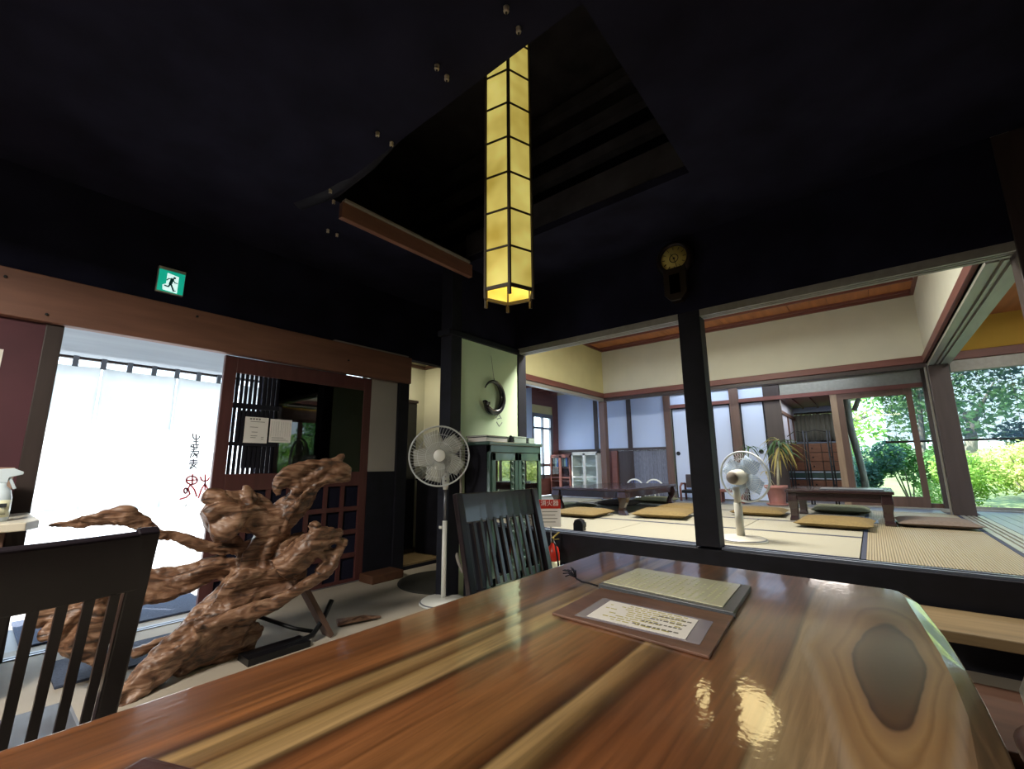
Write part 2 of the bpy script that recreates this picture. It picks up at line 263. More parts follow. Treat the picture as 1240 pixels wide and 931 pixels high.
# ---------------------------------------------------------------- mesh builder
ORG = {}
class MB:
    def __init__(s): s.v = []; s.f = []; s.sm = []
    def add(s, vs, fs, sm=False):
        k = len(s.v); s.v += [Vector(v) for v in vs]; s.f += [tuple(i+k for i in f) for f in fs]; s.sm += [sm]*len(fs); return s
    def box(s, x0, x1, y0, y1, z0, z1, rot=None, piv=None):
        vs = [Vector((x, y, z)) for z in (z0, z1) for y in (y0, y1) for x in (x0, x1)]
        if rot is not None:
            p = Vector(piv) if piv else Vector(((x0+x1)/2, (y0+y1)/2, (z0+z1)/2)); vs = [rot @ (v-p)+p for v in vs]
        return s.add(vs, [(0, 2, 3, 1), (4, 5, 7, 6), (0, 1, 5, 4), (2, 6, 7, 3), (0, 4, 6, 2), (1, 3, 7, 5)])
    def tube(s, pts, r, n=8, sm=True, cap=True, flat=1.0, up=None):
        pts = [Vector(p) for p in pts]; rs = r if isinstance(r, (list, tuple)) else [r]*len(pts); k0 = len(s.v); ref = None
        for i, p in enumerate(pts):
            t = (pts[min(i+1, len(pts)-1)]-pts[max(i-1, 0)]).normalized()
            if ref is None:
                ref = Vector(up) if up else (Vector((0, 0, 1)) if abs(t.z) < .9 else Vector((1, 0, 0)))
            u = t.cross(ref); u = u.normalized() if u.length > 1e-6 else t.orthogonal().normalized(); w = u.cross(t).normalized(); ref = w
            for j in range(n):
                a = 2*PI*j/n; s.v.append(p+u*(math.cos(a)*rs[i])+w*(math.sin(a)*rs[i]*flat))
        for i in range(len(pts)-1):
            for j in range(n):
                a = k0+i*n+j; b = k0+i*n+(j+1) % n; s.f.append((a, b, b+n, a+n)); s.sm.append(sm)
        if cap:
            s.f.append(tuple(k0+j for j in reversed(range(n)))); s.sm.append(False)
            s.f.append(tuple(k0+(len(pts)-1)*n+j for j in range(n))); s.sm.append(False)
        return s
    def bar(s, a, b, w, h, up=(0, 0, 1)):
        a = Vector(a); b = Vector(b); t = (b-a).normalized(); u = t.cross(Vector(up)).normalized(); q = u.cross(t)
        vs = [p+u*(i*w/2)+q*(j*h/2) for p in (a, b) for i, j in ((-1, -1), (1, -1), (1, 1), (-1, 1))]
        return s.add(vs, [(0, 3, 2, 1), (4, 5, 6, 7), (0, 1, 5, 4), (1, 2, 6, 5), (2, 3, 7, 6), (3, 0, 4, 7)])
    def lathe(s, prof, c=(0, 0, 0), n=24, axis=(0, 0, 1), sm=True):
        q = Vector((0, 0, 1)).rotation_difference(Vector(axis).normalized()); c = Vector(c); k0 = len(s.v)
        for r, z in prof:
            for j in range(n):
                a = 2*PI*j/n; s.v.append(c+q @ Vector((math.cos(a)*r, math.sin(a)*r, z)))
        for i in range(len(prof)-1):
            for j in range(n):
                a = k0+i*n+j; b = k0+i*n+(j+1) % n; s.f.append((a, b, b+n, a+n)); s.sm.append(sm)
        if prof[0][0] > 1e-4: s.f.append(tuple(k0+j for j in reversed(range(n)))); s.sm.append(False)
        if prof[-1][0] > 1e-4: s.f.append(tuple(k0+(len(prof)-1)*n+j for j in range(n))); s.sm.append(False)
        return s
    def torus(s, c, R_, r, axis=(0, 0, 1), n=36, k=6):
        q = Vector((0, 0, 1)).rotation_difference(Vector(axis).normalized()); c = Vector(c); k0 = len(s.v)
        for i in range(n):
            a = 2*PI*i/n
            for j in range(k):
                b = 2*PI*j/k; s.v.append(c+q @ Vector(((R_+r*math.cos(b))*math.cos(a), (R_+r*math.cos(b))*math.sin(a), r*math.sin(b))))
        for i in range(n):
            for j in range(k):
                s.f.append((k0+i*k+j, k0+((i+1) % n)*k+j, k0+((i+1) % n)*k+(j+1) % k, k0+i*k+(j+1) % k)); s.sm.append(True)
        return s
    def prism(s, poly, lo, hi, ax='z'):
        """polygon extruded along an axis; poly given in the other two coordinates in xyz order"""
        n = len(poly)
        def P(p, h): return {'z': (p[0], p[1], h), 'x': (h, p[0], p[1]), 'y': (p[0], h, p[1])}[ax]
        vs = [P(p, lo) for p in poly]+[P(p, hi) for p in poly]
        return s.add(vs, [tuple(reversed(range(n))), tuple(range(n, 2*n))]+[(i, (i+1) % n, (i+1) % n+n, i+n) for i in range(n)])
    def quad(s, a, b, c, d): return s.add([a, b, c, d], [(0, 1, 2, 3)])
STUFFY = {'print', 'writing', 'numerals_and_hands', 'peg', 'buttons', 'front_guard', 'rear_guard'}
def xf(mb, m):
    mb.v = [m @ v for v in mb.v]; return mb
def build(name, mb, material, parent=None, local=False, bevel=0, kind=None, label=None, origin=None, subsurf=0, seg=2):
    if parent is None:
        if origin is None:
            xs = [v.x for v in mb.v]; ys = [v.y for v in mb.v]; origin = Vector(((min(xs)+max(xs))/2, (min(ys)+max(ys))/2, min(v.z for v in mb.v)))
        org = Vector(origin)
    else: org = Vector((0, 0, 0)) if local else ORG[parent.name]
    me = bpy.data.meshes.new(name); me.from_pydata([v-org for v in mb.v], [], mb.f); me.update()
    for p, q in zip(me.polygons, mb.sm): p.use_smooth = q
    bm = bmesh.new(); bm.from_mesh(me); bmesh.ops.recalc_face_normals(bm, faces=bm.faces); bm.to_mesh(me); bm.free()
    o = bpy.data.objects.new(name, me); COL.objects.link(o); me.materials.append(M[material] if isinstance(material, str) else material)
    if parent is None: o.location = org
    else: o.parent = parent
    ORG[o.name] = org
    if bevel:
        b = o.modifiers.new('bevel', 'BEVEL'); b.width = bevel; b.segments = seg; b.limit_method = 'ANGLE'; b.angle_limit = R(40)
    if subsurf:
        b = o.modifiers.new('subdivision', 'SUBSURF'); b.levels = b.render_levels = subsurf
    if kind: o['kind'] = kind
    elif name in STUFFY: o['kind'] = 'stuff'
    if label: o['label'] = label
    return o
def tag(o, label, cat, group=None, kind=None):
    o['label'] = label; o['category'] = cat
    if group: o['group'] = group
    if kind: o['kind'] = kind
    return o
def thing(name, label, cat, loc, rz=0, group=None):
    o = bpy.data.objects.new(name, None); COL.objects.link(o); o.location = loc; o.rotation_euler = (0, 0, rz); o.empty_display_size = .1
    ORG[o.name] = Vector(loc); return tag(o, label, cat, group)
def struct(name, mb, material, bevel=0, parent=None, label=None):
    o = build(name, mb, material, parent, bevel=bevel)
    if parent is None: o['kind'] = 'structure'
    if label: o['label'] = label
    return o
KIDS = {}
def dup(root, loc, rz, label, group=None):
    r = root.copy(); COL.objects.link(r); r.location = loc; r.rotation_euler = (0, 0, rz); r['label'] = label
    if group: r['group'] = group
    for ch in list(root.children):
        c = ch.copy(); COL.objects.link(c); c.parent = r
        for g in list(ch.children):
            d = g.copy(); COL.objects.link(d); d.parent = c
    return r
def text(name, body, size, mtx, material, parent, depth=.0008):
    """lettering as a mesh, laid on a surface: mtx takes the text plane (x right, y up) to the world"""
    cu_ = bpy.data.curves.new(name, 'FONT'); cu_.body = body; cu_.size = size; cu_.extrude = depth; cu_.align_x = 'CENTER'; cu_.align_y = 'CENTER'
    t = bpy.data.objects.new(name, cu_); COL.objects.link(t); dg = bpy.context.evaluated_depsgraph_get()
    me = bpy.data.meshes.new_from_object(t.evaluated_get(dg)); COL.objects.unlink(t); bpy.data.objects.remove(t)
    mb = MB(); mb.add([mtx @ v.co for v in me.vertices], [tuple(p.vertices) for p in me.polygons])
    return build(name, mb, material, parent)

# ================================================================ THE SETTING
DX, PY, TZ, KZ, FY = -3.868, 3.55, .455, 2.19, 7.22
struct('floor', MB().box(-4.05, 2.7, -2.8, 3.9, -.12, 0), 'concrete')
struct('wall_back', MB().box(-4.0, 2.7, -2.8, -2.7, 0, 4.4), 'soot')
struct('wall_right', MB().box(2.6, 2.7, -2.7, 3.5, 0, 4.4), 'soot')
# ceiling of the dark room with its smoke opening
CH = 2.90
HX0, HX1, HY0, HY1 = -2.70, -.69, 1.35, 2.69
struct('ceiling', MB().box(-3.96, 2.6, -2.7, HY0-.02, CH, CH+.06).box(-3.96, 2.6, HY1, 3.49, CH, CH+.06).box(-3.96, HX0-.02, HY0-.02, HY1, CH, CH+.06).box(HX1, 2.6, HY0-.02, HY1, CH, CH+.06), 'soot')
struct('ceiling', MB().box(-4.0, 2.7, -2.7, 3.6, 4.3, 4.4), 'attic', label='dark attic roof above the ceiling opening')
struct('wall_left', MB().box(-3.96, -3.90, -2.7, 3.6, 2.97, 4.3), 'attic', label='dark attic wall above the entrance side')
struct('trim_1', MB().box(HX0-.04, -.35, 2.70, 2.86, CH+.07, CH+.30), 'attic', bevel=.01, label='dark beam along the far side of the ceiling opening')
struct('trim_2', MB().box(-.66, -.54, 1.1, 3.1, CH+.07, CH+.25), 'attic', bevel=.01, label='dark beam along the right side of the ceiling opening')
lg = [(-2.5, 1.06), (-2.24, 1.12), (-1.9, 1.13), (-1.55, 1.08), (-1.14, .98), (-.8, 1.03), (-.5, 1.10), (-.1, 1.16)]
struct('trim_3', MB().tube([(x*1.194, y*1.194, CH+.05+(.02 if i > 1 else 0)) for i, (x, y) in enumerate(lg)], [.07, .07, .065, .065, .07, .07, .07, .07], 12), 'black', label='sooty curved log along the near side of the ceiling opening')
struct('trim_4', MB().box(HX0-.026, HX0+.02, 1.43, 2.74, CH-.125, CH-.005), 'lintel', bevel=.004, label='brown plank on the left edge of the ceiling opening')
struct('trim_5', MB().box(HX0-.012, HX0+.038, 1.44, 2.70, CH-.003, CH+.014), 'kamoi', label='pale batten on top of the brown plank')
for k, z in enumerate((3.2, 3.5, 3.8, 4.1)):
    struct('trim_6', MB().box(-3.8, 2.4, 2.9, 2.98, z, z+.1), 'attic', label='dark attic tie beam')

# left wall: entrance side
W0 = DX-.09
struct('wall_left', MB().box(W0, DX, -2.7, 3.8, 2.225, CH), 'soot')
struct('wall_left', MB().box(W0, DX, -2.7, .20, 0, 1.94), 'redwall', label='dark red wall left of the entrance')
struct('door_frame', MB().box(W0-.02, DX+.012, .20, .28, 0, 1.94), 'postdark', bevel=.004)
lt = struct('trim_7', MB().box(DX-.02, DX+.055, -2.7, 2.96, 1.935, 2.224), 'lintel', bevel=.006, label='wide brown lintel plank above the entrance')
pg = MB()
for y, z in ((-.0, 2.16), (.19, 1.98), (.95, 2.17), (2.2, 2.06)): pg.lathe([(.008, 0), (.008, .012), (0, .012)], (DX+.055, y, z), 8, (1, 0, 0))
build('peg', pg, 'darkink', lt)
struct('trim_8', MB().box(DX, DX+.035, 2.06, 2.93, 2.226, 2.244), 'grayplaster', label='pale strip lying on top of the lintel')
struct('wall_left', MB().box(W0, DX-.01, 2.515, 2.83, 1.0, 1.94), 'grayplaster', label='grey beige plaster panel right of the entrance door')
struct('wall_left', MB().box(W0, DX, 2.515, 2.83, 0, 1.0), 'black', label='black board below the plaster panel')
struct('trim_9', MB().box(W0, DX+.02, 2.83, 2.965, 0, 1.94), 'black', bevel=.004, label='black post beside the corridor opening')
struct('wall_left', MB().box(W0, DX, 3.8, 3.9, 0, CH), 'soot')
# corridor seen past the post
struct('floor', MB().box(-4.7, DX-.0, 2.98, 3.8, .0, .05), 'stepwood', label='low raised corridor floor')
struct('trim_10', MB().box(DX-.03, DX+.012, 2.97, 3.8, 0, .035), 'black', label='black sill of the corridor opening')
struct('wall_left', MB().box(-4.68, -4.6, 2.9, 3.8, .05, 2.6), 'plaster', label='cream corridor wall')
struct('wall_front', MB().box(-4.68, -3.12, 3.8, 3.88, 0, 2.6), 'plaster', label='cream end wall of the corridor')
struct('wall_back', MB().box(-4.68, W0, 2.90, 2.97, 0, 2.6), 'plaster', label='near cream corridor wall')
struct('ceiling', MB().box(-4.68, W0, 2.9, 3.8, 2.42, 2.5), 'plaster', label='cream corridor ceiling')
struct('trim_11', MB().box(-4.6, -4.56, 2.97, 3.76, 2.34, 2.38), 'postbrown')
struct('trim_12', MB().box(-4.6, W0, 3.76, 3.8, 2.34, 2.38), 'postbrown')
struct('ceiling', MB().box(-3.86, -2.88, 3.49, 3.8, CH, CH+.06), 'soot')

# panel wall with the alcove picture of plaster (x = -2.75)
struct('trim_13', MB().box(-2.87, -2.73, 2.54, 2.665, 0, CH), 'black', bevel=.005, label='black post left of the pale green panel')
struct('wall_left', MB().box(-2.86, -2.75, 2.665, 3.50, 0, 2.19), 'greenplaster', label='pale green plaster panel between black posts')
struct('wall_left', MB().box(-2.86, -2.75, 2.665, 3.50, 2.24, CH), 'soot', label='black wall above the pale green panel')
struct('trim_14', MB().box(-2.87, -2.72, 2.50, 3.50, 2.185, 2.235), 'black', bevel=.004, label='black rail above the pale green panel')
# wall with the openings to the raised tatami room (y = 3.55)
struct('trim_15', MB().box(-2.87, -2.735, 3.49, 3.62, 0, CH), 'black', bevel=.004, label='black corner post left of the tatami opening')
struct('trim_16', MB().box(-1.083, -.915, 3.485, 3.62, TZ, 2.25), 'black', bevel=.006, label='black centre post between the tatami openings')
struct('trim_17', MB().box(.76, .93, 3.49, 3.64, 0, CH), 'postdark', bevel=.006, label='dark post right of the tatami opening')
struct('wall_front', MB().box(-2.735, .76, 3.49, 3.60, 2.25, 4.3), 'soot')
struct('wall_front', MB().box(.93, 2.7, 3.49, 3.60, 0, 4.3), 'soot')
struct('wall_front', MB().box(-3.96, -2.735, 3.49, 3.60, CH+.06, 4.3), 'soot')
def track(name, x0, x1, label):
    m = MB()   # lintel underside with two sliding grooves
    m.box(x0, x1, 3.49, 3.512, 2.195, 2.25).box(x0, x1, 3.530, 3.548, 2.195, 2.25).box(x0, x1, 3.566, 3.60, 2.195, 2.25).box(x0, x1, 3.512, 3.566, 2.215, 2.25)
    struct(name, m, 'kamoi', label=label)
track('trim_18', -2.735, -1.083, 'grooved lintel of the left tatami opening')
track('trim_18', -.915, .76, 'grooved lintel of the right tatami opening')
s = struct('trim_19', MB().box(-2.735, 2.6, 3.47, 3.61, .20, TZ-.012), 'black', bevel=.004, label='black sill beam of the raised floor')
build('track', MB().box(-2.735, -1.09, 3.50, 3.525, TZ-.012, TZ+.002).box(-2.735, -1.09, 3.56, 3.585, TZ-.012, TZ+.002).box(-.91, .76, 3.50, 3.525, TZ-.012, TZ+.002).box(-.91, .76, 3.56, 3.585, TZ-.012, TZ+.002), 'engawa', s)
struct('wall_front', MB().box(-2.735, 2.6, 3.50, 3.60, 0, .20), 'soot', label='dark board under the raised floor')
# steps up to the tatami at the right
struct('step', MB().box(.13-.05, 1.9, 3.0, 3.44, .225, .275), 'stepwood', bevel=.006, label='light wooden step plank in front of the raised floor')
struct('step', MB().box(.18, 1.86, 3.38, 3.44, 0, .225), 'black', label='black riser behind the step plank')
struct('step', MB().box(.12, 1.9, 2.35, 2.95, .0, .09), 'stepdark', bevel=.006, label='dark brown lower step board')
struct('step', MB().box(.10, 1.9, 1.95, 2.33, .0, .05), 'stepwood', bevel=.006, label='worn lowest step board')

# ---- tatami room
TX0, TX1 = -3.68, .66
fl = struct('floor', MB().box(-5.3, 2.1, 4.0, 8.1, .2, TZ-.035).box(-2.735, 2.1, 3.6, 4.0, .2, TZ-.035), 'postdark', label='raised floor of the tatami room')
M['borderblue'] = mat('blue_grey_mat_border', '#34384a', .7, var=.1, scale=40)
def mat_(x0, x1, y0, y1, mm='tatami', edge='x'):
    t = build('tatami_mat', MB().box(x0+.004, x1-.004, y0+.004, y1-.004, TZ-.034, TZ), mm, fl)
    e = .03; m = MB()
    if edge == 'x': m.box(x0+.004, x1-.004, y0+.003, y0+e, TZ-.03, TZ+.0015).box(x0+.004, x1-.004, y1-e, y1-.003, TZ-.03, TZ+.0015)
    else: m.box(x0+.003, x0+e, y0+.004, y1-.004, TZ-.03, TZ+.0015).box(x1-e, x1-.003, y0+.004, y1-.004, TZ-.03, TZ+.0015)
    build('cloth_border', xf(m, Matrix.Translation(-ORG[fl.name])), 'borderblue', t, local=True)
ys = [3.615, 4.63, 5.5, 6.36, 7.20]; BX = -.13
mat_(BX, .70, 3.615, 5.42, 'tatamiR', 'y'); mat_(BX, .70, 5.42, 7.2, 'tatamiR', 'y')
for i in range(4):
    cuts = [-2.73, -1.93, BX] if i == 0 else [TX0, -1.93, BX] if i % 2 == 0 else [TX0, -2.78, -1.02, BX]
    if i == 0: mat_(TX0, -2.73, 4.02, ys[1])
    for a, b in zip(cuts, cuts[1:]): mat_(a, b, ys[i], ys[i+1])
# left room mats and veranda boards
for i in range(4): mat_(-5.18, TX0-.1, max(4.02, ys[i]), ys[i+1])
for k in range(8):
    y = 7.31+k*.085
    build('floorboard', MB().box(-5.18, .60, y+.002, y+.083, TZ-.034, TZ-.006), 'engawa', fl)
for k in range(12):
    x = .90+k*.095
    build('floorboard', MB().box(x+.002, x+.093, 3.62, 7.95, TZ-.034, TZ-.006), 'engawa', fl)
struct('trim_20', MB().box(.70, .735, 3.64, 7.2, TZ-.03, TZ+.004).box(.755, .775, 3.64, 7.2, TZ-.03, TZ+.004).box(.795, .815, 3.64, 7.2, TZ-.03, TZ+.004).box(.835, .88, 3.64, 7.2, TZ-.03, TZ+.004).box(.70, .88, 3.64, 7.2, TZ-.034, TZ-.008), 'kamoi', label='grooved floor sill between tatami and veranda')
struct('trim_21', MB().box(TX0, .60, 7.2, 7.225, TZ-.03, TZ+.004).box(TX0, .60, 7.245, 7.265, TZ-.03, TZ+.004).box(TX0, .60, 7.285, 7.305, TZ-.03, TZ+.004).box(TX0, .60, 7.2, 7.305, TZ-.034, TZ-.008), 'kamoi', label='grooved floor sill at the far side of the tatami')
# plaster bands above the beams
struct('wall_left', MB().box(TX0-.1, TX0, 3.6, FY+.1, 2.33, 3.15), 'plasterY', label='cream plaster above the left beam of the tatami room')
struct('wall_far', MB().box(TX0, TX1, FY, FY+.1, 2.33, 3.15), 'plaster', label='cream plaster above the far beam')
struct('wall_right', MB().box(TX1, TX1+.2, 3.6, FY+.1, 2.33, 3.15), 'plaster', label='cream plaster above the right beam')
struct('wall_far', MB().box(TX1+.2, 2.1, FY, FY+.1, 2.33, 3.15), 'mustard', label='mustard plaster at the end of the side veranda')
# nageshi beams and kamoi
struct('trim_22', MB().box(TX0-.12, TX0+.025, 3.62, FY, 2.245, 2.33), 'nageshiY', bevel=.004, label='red brown beam on the left of the tatami room')
struct('trim_23', MB().box(TX0, TX1, FY-.03, FY+.11, 2.245, 2.33), 'nageshi', bevel=.004, label='red brown beam across the far side')
struct('trim_24', MB().box(TX1-.03, TX1+.02, 3.62, FY-.03, 2.245, 2.33), 'nageshiY', bevel=.004, label='red brown beam on the right of the tatami room')
struct('trim_25', MB().box(TX1+.2, 2.1, FY-.03, FY+.11, 2.235, 2.33), 'nageshi', bevel=.004, label='red brown beam at the end of the side veranda')
struct('trim_26', MB().box(TX0-.09, TX0+.0, 3.62, FY, 2.19, 2.243), 'kamoi', label='pale lintel under the left beam')
struct('trim_27', MB().box(TX0, TX1, FY, FY+.09, 2.19, 2.243), 'postdark', label='dark lintel under the far beam')
struct('trim_28', MB().box(TX1+.2, 2.1, FY, FY+.09, 2.10, 2.233), 'kamoi', label='pale lintel at the end of the side veranda')
m = MB()
m.box(.66, .715, 3.62, FY-.03, 2.19, 2.243).box(.735, .755, 3.62, FY, 2.19, 2.243).box(.775, .86, 3.62, FY, 2.19, 2.243).box(.66, .86, 3.62, FY, 2.213, 2.33)
struct('trim_29', m, 'kamoi', label='grooved lintel between tatami and side veranda')
# ceiling boards
cl = struct('ceiling', MB().box(-5.3, .76, 3.6, FY+.1, 3.19, 3.25), 'postdark', label='ceiling structure of the tatami room')
for k in range(10):
    x = TX0+k*.434; build('ceiling_board', MB().box(x+.003, x+.431, 3.6, FY, 3.150+.003*(k % 2), 3.19), 'ceilwood', cl)
for k in range(8):
    y = 3.9+k*.45; build('batten', MB().box(TX0, TX1, y, y+.03, 3.12, 3.15), 'nageshi', cl)
struct('trim_30', MB().box(TX0, TX1, FY-.035, FY, 3.115, 3.15), 'nageshi')
struct('trim_31', MB().box(TX0, TX0+.035, 3.6, FY-.035, 3.115, 3.15), 'nageshiY')
struct('trim_31', MB().box(TX1-.035, TX1, 3.6, FY-.035, 3.115, 3.15), 'nageshiY')
# posts of the far line
struct('trim_32', MB().box(TX0-.1, TX0+.01, FY-.02, FY+.1, TZ, 2.19), 'postbrown', bevel=.005, label='brown corner post at the far left of the tatami room')
struct('trim_33', MB().box(.655, .84, FY-.10, FY+.1, TZ, 2.20), 'postdark', bevel=.006, label='dark square post at the far right of the tatami room')
struct('trim_34', MB().box(.635, .652, FY+.0, FY+.04, TZ, 2.19), 'kamoi', label='thin pale strip beside the dark square post')
# roof over verandas, side room and tatami
struct('roof', MB().box(-5.4, 2.9, 3.5, 8.9, 3.26, 3.36), 'postdark', label='roof over tatami room and verandas')
struct('ceiling', MB().box(TX0-.0, 2.1, FY+.1, 8.3, 2.52, 2.58), 'ceilwood', label='boarded ceiling of the veranda')
struct('ceiling', MB().box(.86, 2.1, 3.6, FY, 2.72, 2.78), 'ceilwood', label='boarded ceiling of the side veranda')
# outer side of the side veranda
struct('trim_35', MB().box(2.0, 2.1, 3.6, 3.72, .2, 2.72).box(2.0, 2.1, 5.5, 5.62, .2, 2.72).box(2.0, 2.1, 7.85, 7.97, .2, 2.72).box(2.0, 2.1, 3.6, 7.97, 2.1, 2.3).box(2.0, 2.1, 3.6, 7.97, .2, .50), 'postbrown', label='posts and rails on the outer side of the veranda')
struct('wall_right', MB().box(2.0, 2.1, 3.6, 7.97, 2.3, 3.26), 'mustard')
for k, (a, b) in enumerate(((3.72, 4.6), (4.6, 5.5), (5.62, 6.7), (6.7, 7.85))):
    w = struct('window_1', MB().box(2.02, 2.06, a, a+.05, .5, 2.1).box(2.02, 2.06, b-.05, b, .5, 2.1).box(2.02, 2.06, a, b, .5, .62).box(2.02, 2.06, a, b, 2.03, 2.1), 'postbrown', label='sliding glass door of the side veranda')
    build('pane', MB().box(2.037, 2.043, a+.05, b-.05, .62, 2.03), 'glass', w)

# ---- back line (y = 8): fusuma, passage, glass doors
BY = 8.0
struct('trim_36', MB().box(-2.83, 2.1, BY-.04, BY+.06, 2.285, 2.40), 'postdark', label='dark top beam of the back line')
struct('trim_37', MB().box(-2.75, .655, BY-.044, BY+.055, 2.045, 2.105), 'nageshi', label='brown lintel below the transom strip')
def box_struct(n, x0, x1, y0, y1, z0, z1, mm, label=None, bevel=.004): return struct(n, MB().box(x0, x1, y0, y1, z0, z1), mm, bevel=bevel, label=label)
for a, b in ((-2.74, -1.74), (-1.6, -1.10), (-1.0, .655)):
    w = struct('window_2', MB().box(a, b, BY-.01, BY+.01, 2.105, 2.285), 'kamoi' if a > -1.05 else 'whitedoor', label='narrow transom strip of the back line')
box_struct('trim_38', -2.86, -2.74, BY-.05, BY+.06, TZ-.04, 2.35, 'postbrown', 'brown post left of the white sliding doors')
box_struct('trim_39', -1.74, -1.60, BY-.05, BY+.06, TZ-.04, 2.3, 'postbrown', 'brown post between the white sliding doors')
box_struct('trim_40', -1.24, -1.01, BY-.02, BY+.06, TZ-.04, 2.3, 'postdark', 'dark post left of the passage')
box_struct('trim_41', -.37, -.29, BY-.04, BY+.06, TZ-.04, 2.05, 'tanpost', 'tan post left of the glass door')
box_struct('trim_42', .655, .755, BY-.05, BY+.06, TZ-.04, 2.3, 'postdark', 'dark post right of the glass door')
box_struct('trim_43', -2.83, 2.1, BY-.06, BY+.08, TZ-.06, TZ+.01, 'kamoi', 'outer sill of the back veranda')
struct('wall_far', MB().box(-2.86, 2.1, BY, BY+.08, 2.405, 3.26).box(-5.3, -2.86, BY, BY+.08, 2.552, 3.26), 'plaster', label='plaster above the back line')
for x0, x1, hx in ((-2.73, -2.04, -2.66), (-2.03, -1.745, None), (-1.595, -1.245, -1.35)):
    d = struct('door_2', MB().box(x0, x1, BY, BY+.03, TZ, 2.045), 'whitedoor', label='white papered sliding door')
    build('door_frame', MB().box(x0, x0+.018, BY-.006, BY+.03, TZ, 2.045).box(x1-.018, x1, BY-.006, BY+.03, TZ, 2.045).box(x0, x1, BY-.006, BY+.03, 2.025, 2.045).box(x0, x1, BY-.006, BY+.03, TZ, TZ+.02), 'black', d)
    if hx: build('door_handle', MB().lathe([(.035, 0), (.035, .008), (.028, .010), (.026, .004), (0, .004)], (hx, BY-.001, 1.235), 20, (0, -1, 0)), 'blackmetal', d)
# glass door
d = struct('door_3', MB().box(-.29, -.215, BY-.04, BY-.005, TZ+.01, 2.045).box(.47, .535, BY-.04, BY-.005, TZ+.01, 2.045).box(-.215, .47, BY-.04, BY-.005, 1.96, 2.045).box(-.215, .47, BY-.04, BY-.005, TZ+.01, .60), 'postbrown', label='wood framed sliding glass door to the garden')
build('pane', MB().box(-.215, .47, BY-.026, BY-.020, .60, 1.96), 'glass', d)
d = struct('door_4', MB().box(.44, .655, BY+.01, BY+.04, TZ+.01, .52), 'postbrown', label='second glass door behind the first')
build('pane', MB().box(.44, .655, BY+.022, BY+.028, .52, 2.045), 'glass', d)
d = struct('door_5', MB().box(.76, 2.0, BY+.01, BY+.04, TZ+.01, .50).box(1.93, 2.0, BY+.01, BY+.04, .5, 2.28), 'kamoi', label='wide glass door at the end of the side veranda')
build('pane', MB().box(.76, 1.93, BY+.022, BY+.028, .50, 2.28), 'glass', d)
# passage
fl2 = struct('floor', MB().box(-1.3, -.2, 8.08, 11.1, .2, TZ), 'engawa', label='passage floor')
struct('wall_left', MB().box(-1.25, -1.17, 8.08, 11.0, TZ, 1.93), 'whitedoor', label='white passage wall')
struct('trim_44', MB().box(-1.26, -1.145, 8.08, 11.0, 1.93, 1.99), 'postbrown')
struct('wall_left', MB().box(-1.25, -1.17, 8.08, 11.0, 1.99, 2.3), 'whitedoor')
for y in (9.0, 9.9, 10.6): struct('trim_45', MB().box(-1.2, -1.15, y, y+.07, TZ, 1.95), 'postbrown', label='brown post in the passage wall')
struct('wall_right', MB().box(-.36, -.28, 8.08, 11.0, TZ, 2.3), 'postbrown', label='brown passage wall')
pc = struct('ceiling', MB().box(-1.2, -.28, 8.08, 11.0, 2.20, 2.26), 'rattan', label='boarded passage ceiling')
for k in range(3): build('batten', MB().box(-1.0+k*.26, -.975+k*.26, 8.08, 11.0, 2.175, 2.2), 'nageshiY', pc)
struct('wall_far', MB().box(-1.25, -.28, 11.0, 11.06, TZ, 1.5).box(-1.25, -.28, 11.0, 11.06, 2.07, 2.3), 'daylitplaster')
w = struct('window_3', MB().box(-1.2, -.3, 11.0, 11.04, 1.48, 1.52).box(-1.2, -.3, 11.0, 11.04, 2.05, 2.09).box(-.78, -.74, 11.0, 11.04, 1.5, 2.07), 'postbrown', label='window at the end of the passage')
build('pane', MB().box(-1.2, -.3, 11.02, 11.025, 1.52, 2.05), 'glass', w)
cu2 = MB(); n = 60
for i in range(n):
    x0, x1 = -1.17+i*.80/n, -1.17+(i+1)*.80/n; y0, y1 = 10.93+.018*math.sin(i*1.1), 10.93+.018*math.sin((i+1)*1.1)
    cu2.add([(x0, y0, 1.50), (x1, y1, 1.50), (x1, y1, 2.04), (x0, y0, 2.04), (x0, y0+.003, 1.50), (x1, y1+.003, 1.50), (x1, y1+.003, 2.04), (x0, y0+.003, 2.04)], [(0, 1, 2, 3), (5, 4, 7, 6), (0, 4, 5, 1), (3, 2, 6, 7)], True)
tag(build('curtain', cu2, 'curtain'), 'thin grey curtain hanging over the window at the passage end', 'curtain')
struct('roof', MB().box(-1.4, -.1, 8.0, 11.3, 2.3, 2.36), 'postdark')

# ---- side room left of the tatami room
SXW = -5.19
wf = struct('wall_far', MB().box(SXW, -2.86, BY, BY+.08, 1.36, 2.55), 'daylitplaster', label='white plaster wall of the side room')
for x in (-4.32, -3.60): build('stud', MB().box(x, x+.09, BY-.012, BY, 1.36, 2.5), 'postdark', wf)
build('rail', MB().box(SXW, -2.86, BY-.03, BY, 1.31, 1.36), 'postdark', wf)
struct('wall_far', MB().box(SXW, -3.95, BY, BY+.08, TZ, 1.31), 'redwood', label='red brown boards under the white wall')
struct('trim_46', MB().box(-3.94, -3.83, BY-.05, BY, TZ, 1.31), 'nageshi', label='orange brown post beside the reed panel')
struct('wall_far', MB().box(-3.95, -2.86, BY+.01, BY+.08, TZ, 1.31), 'postdark', label='dark backing board behind the reeds')
reed = MB()
for i in range(110):
    x = -3.50+i*.0058; reed.tube([(x, BY-.004, TZ+.02), (x, BY-.004+random.uniform(-.003, .003), 1.30)], random.uniform(.0018, .003), 4, cap=False)
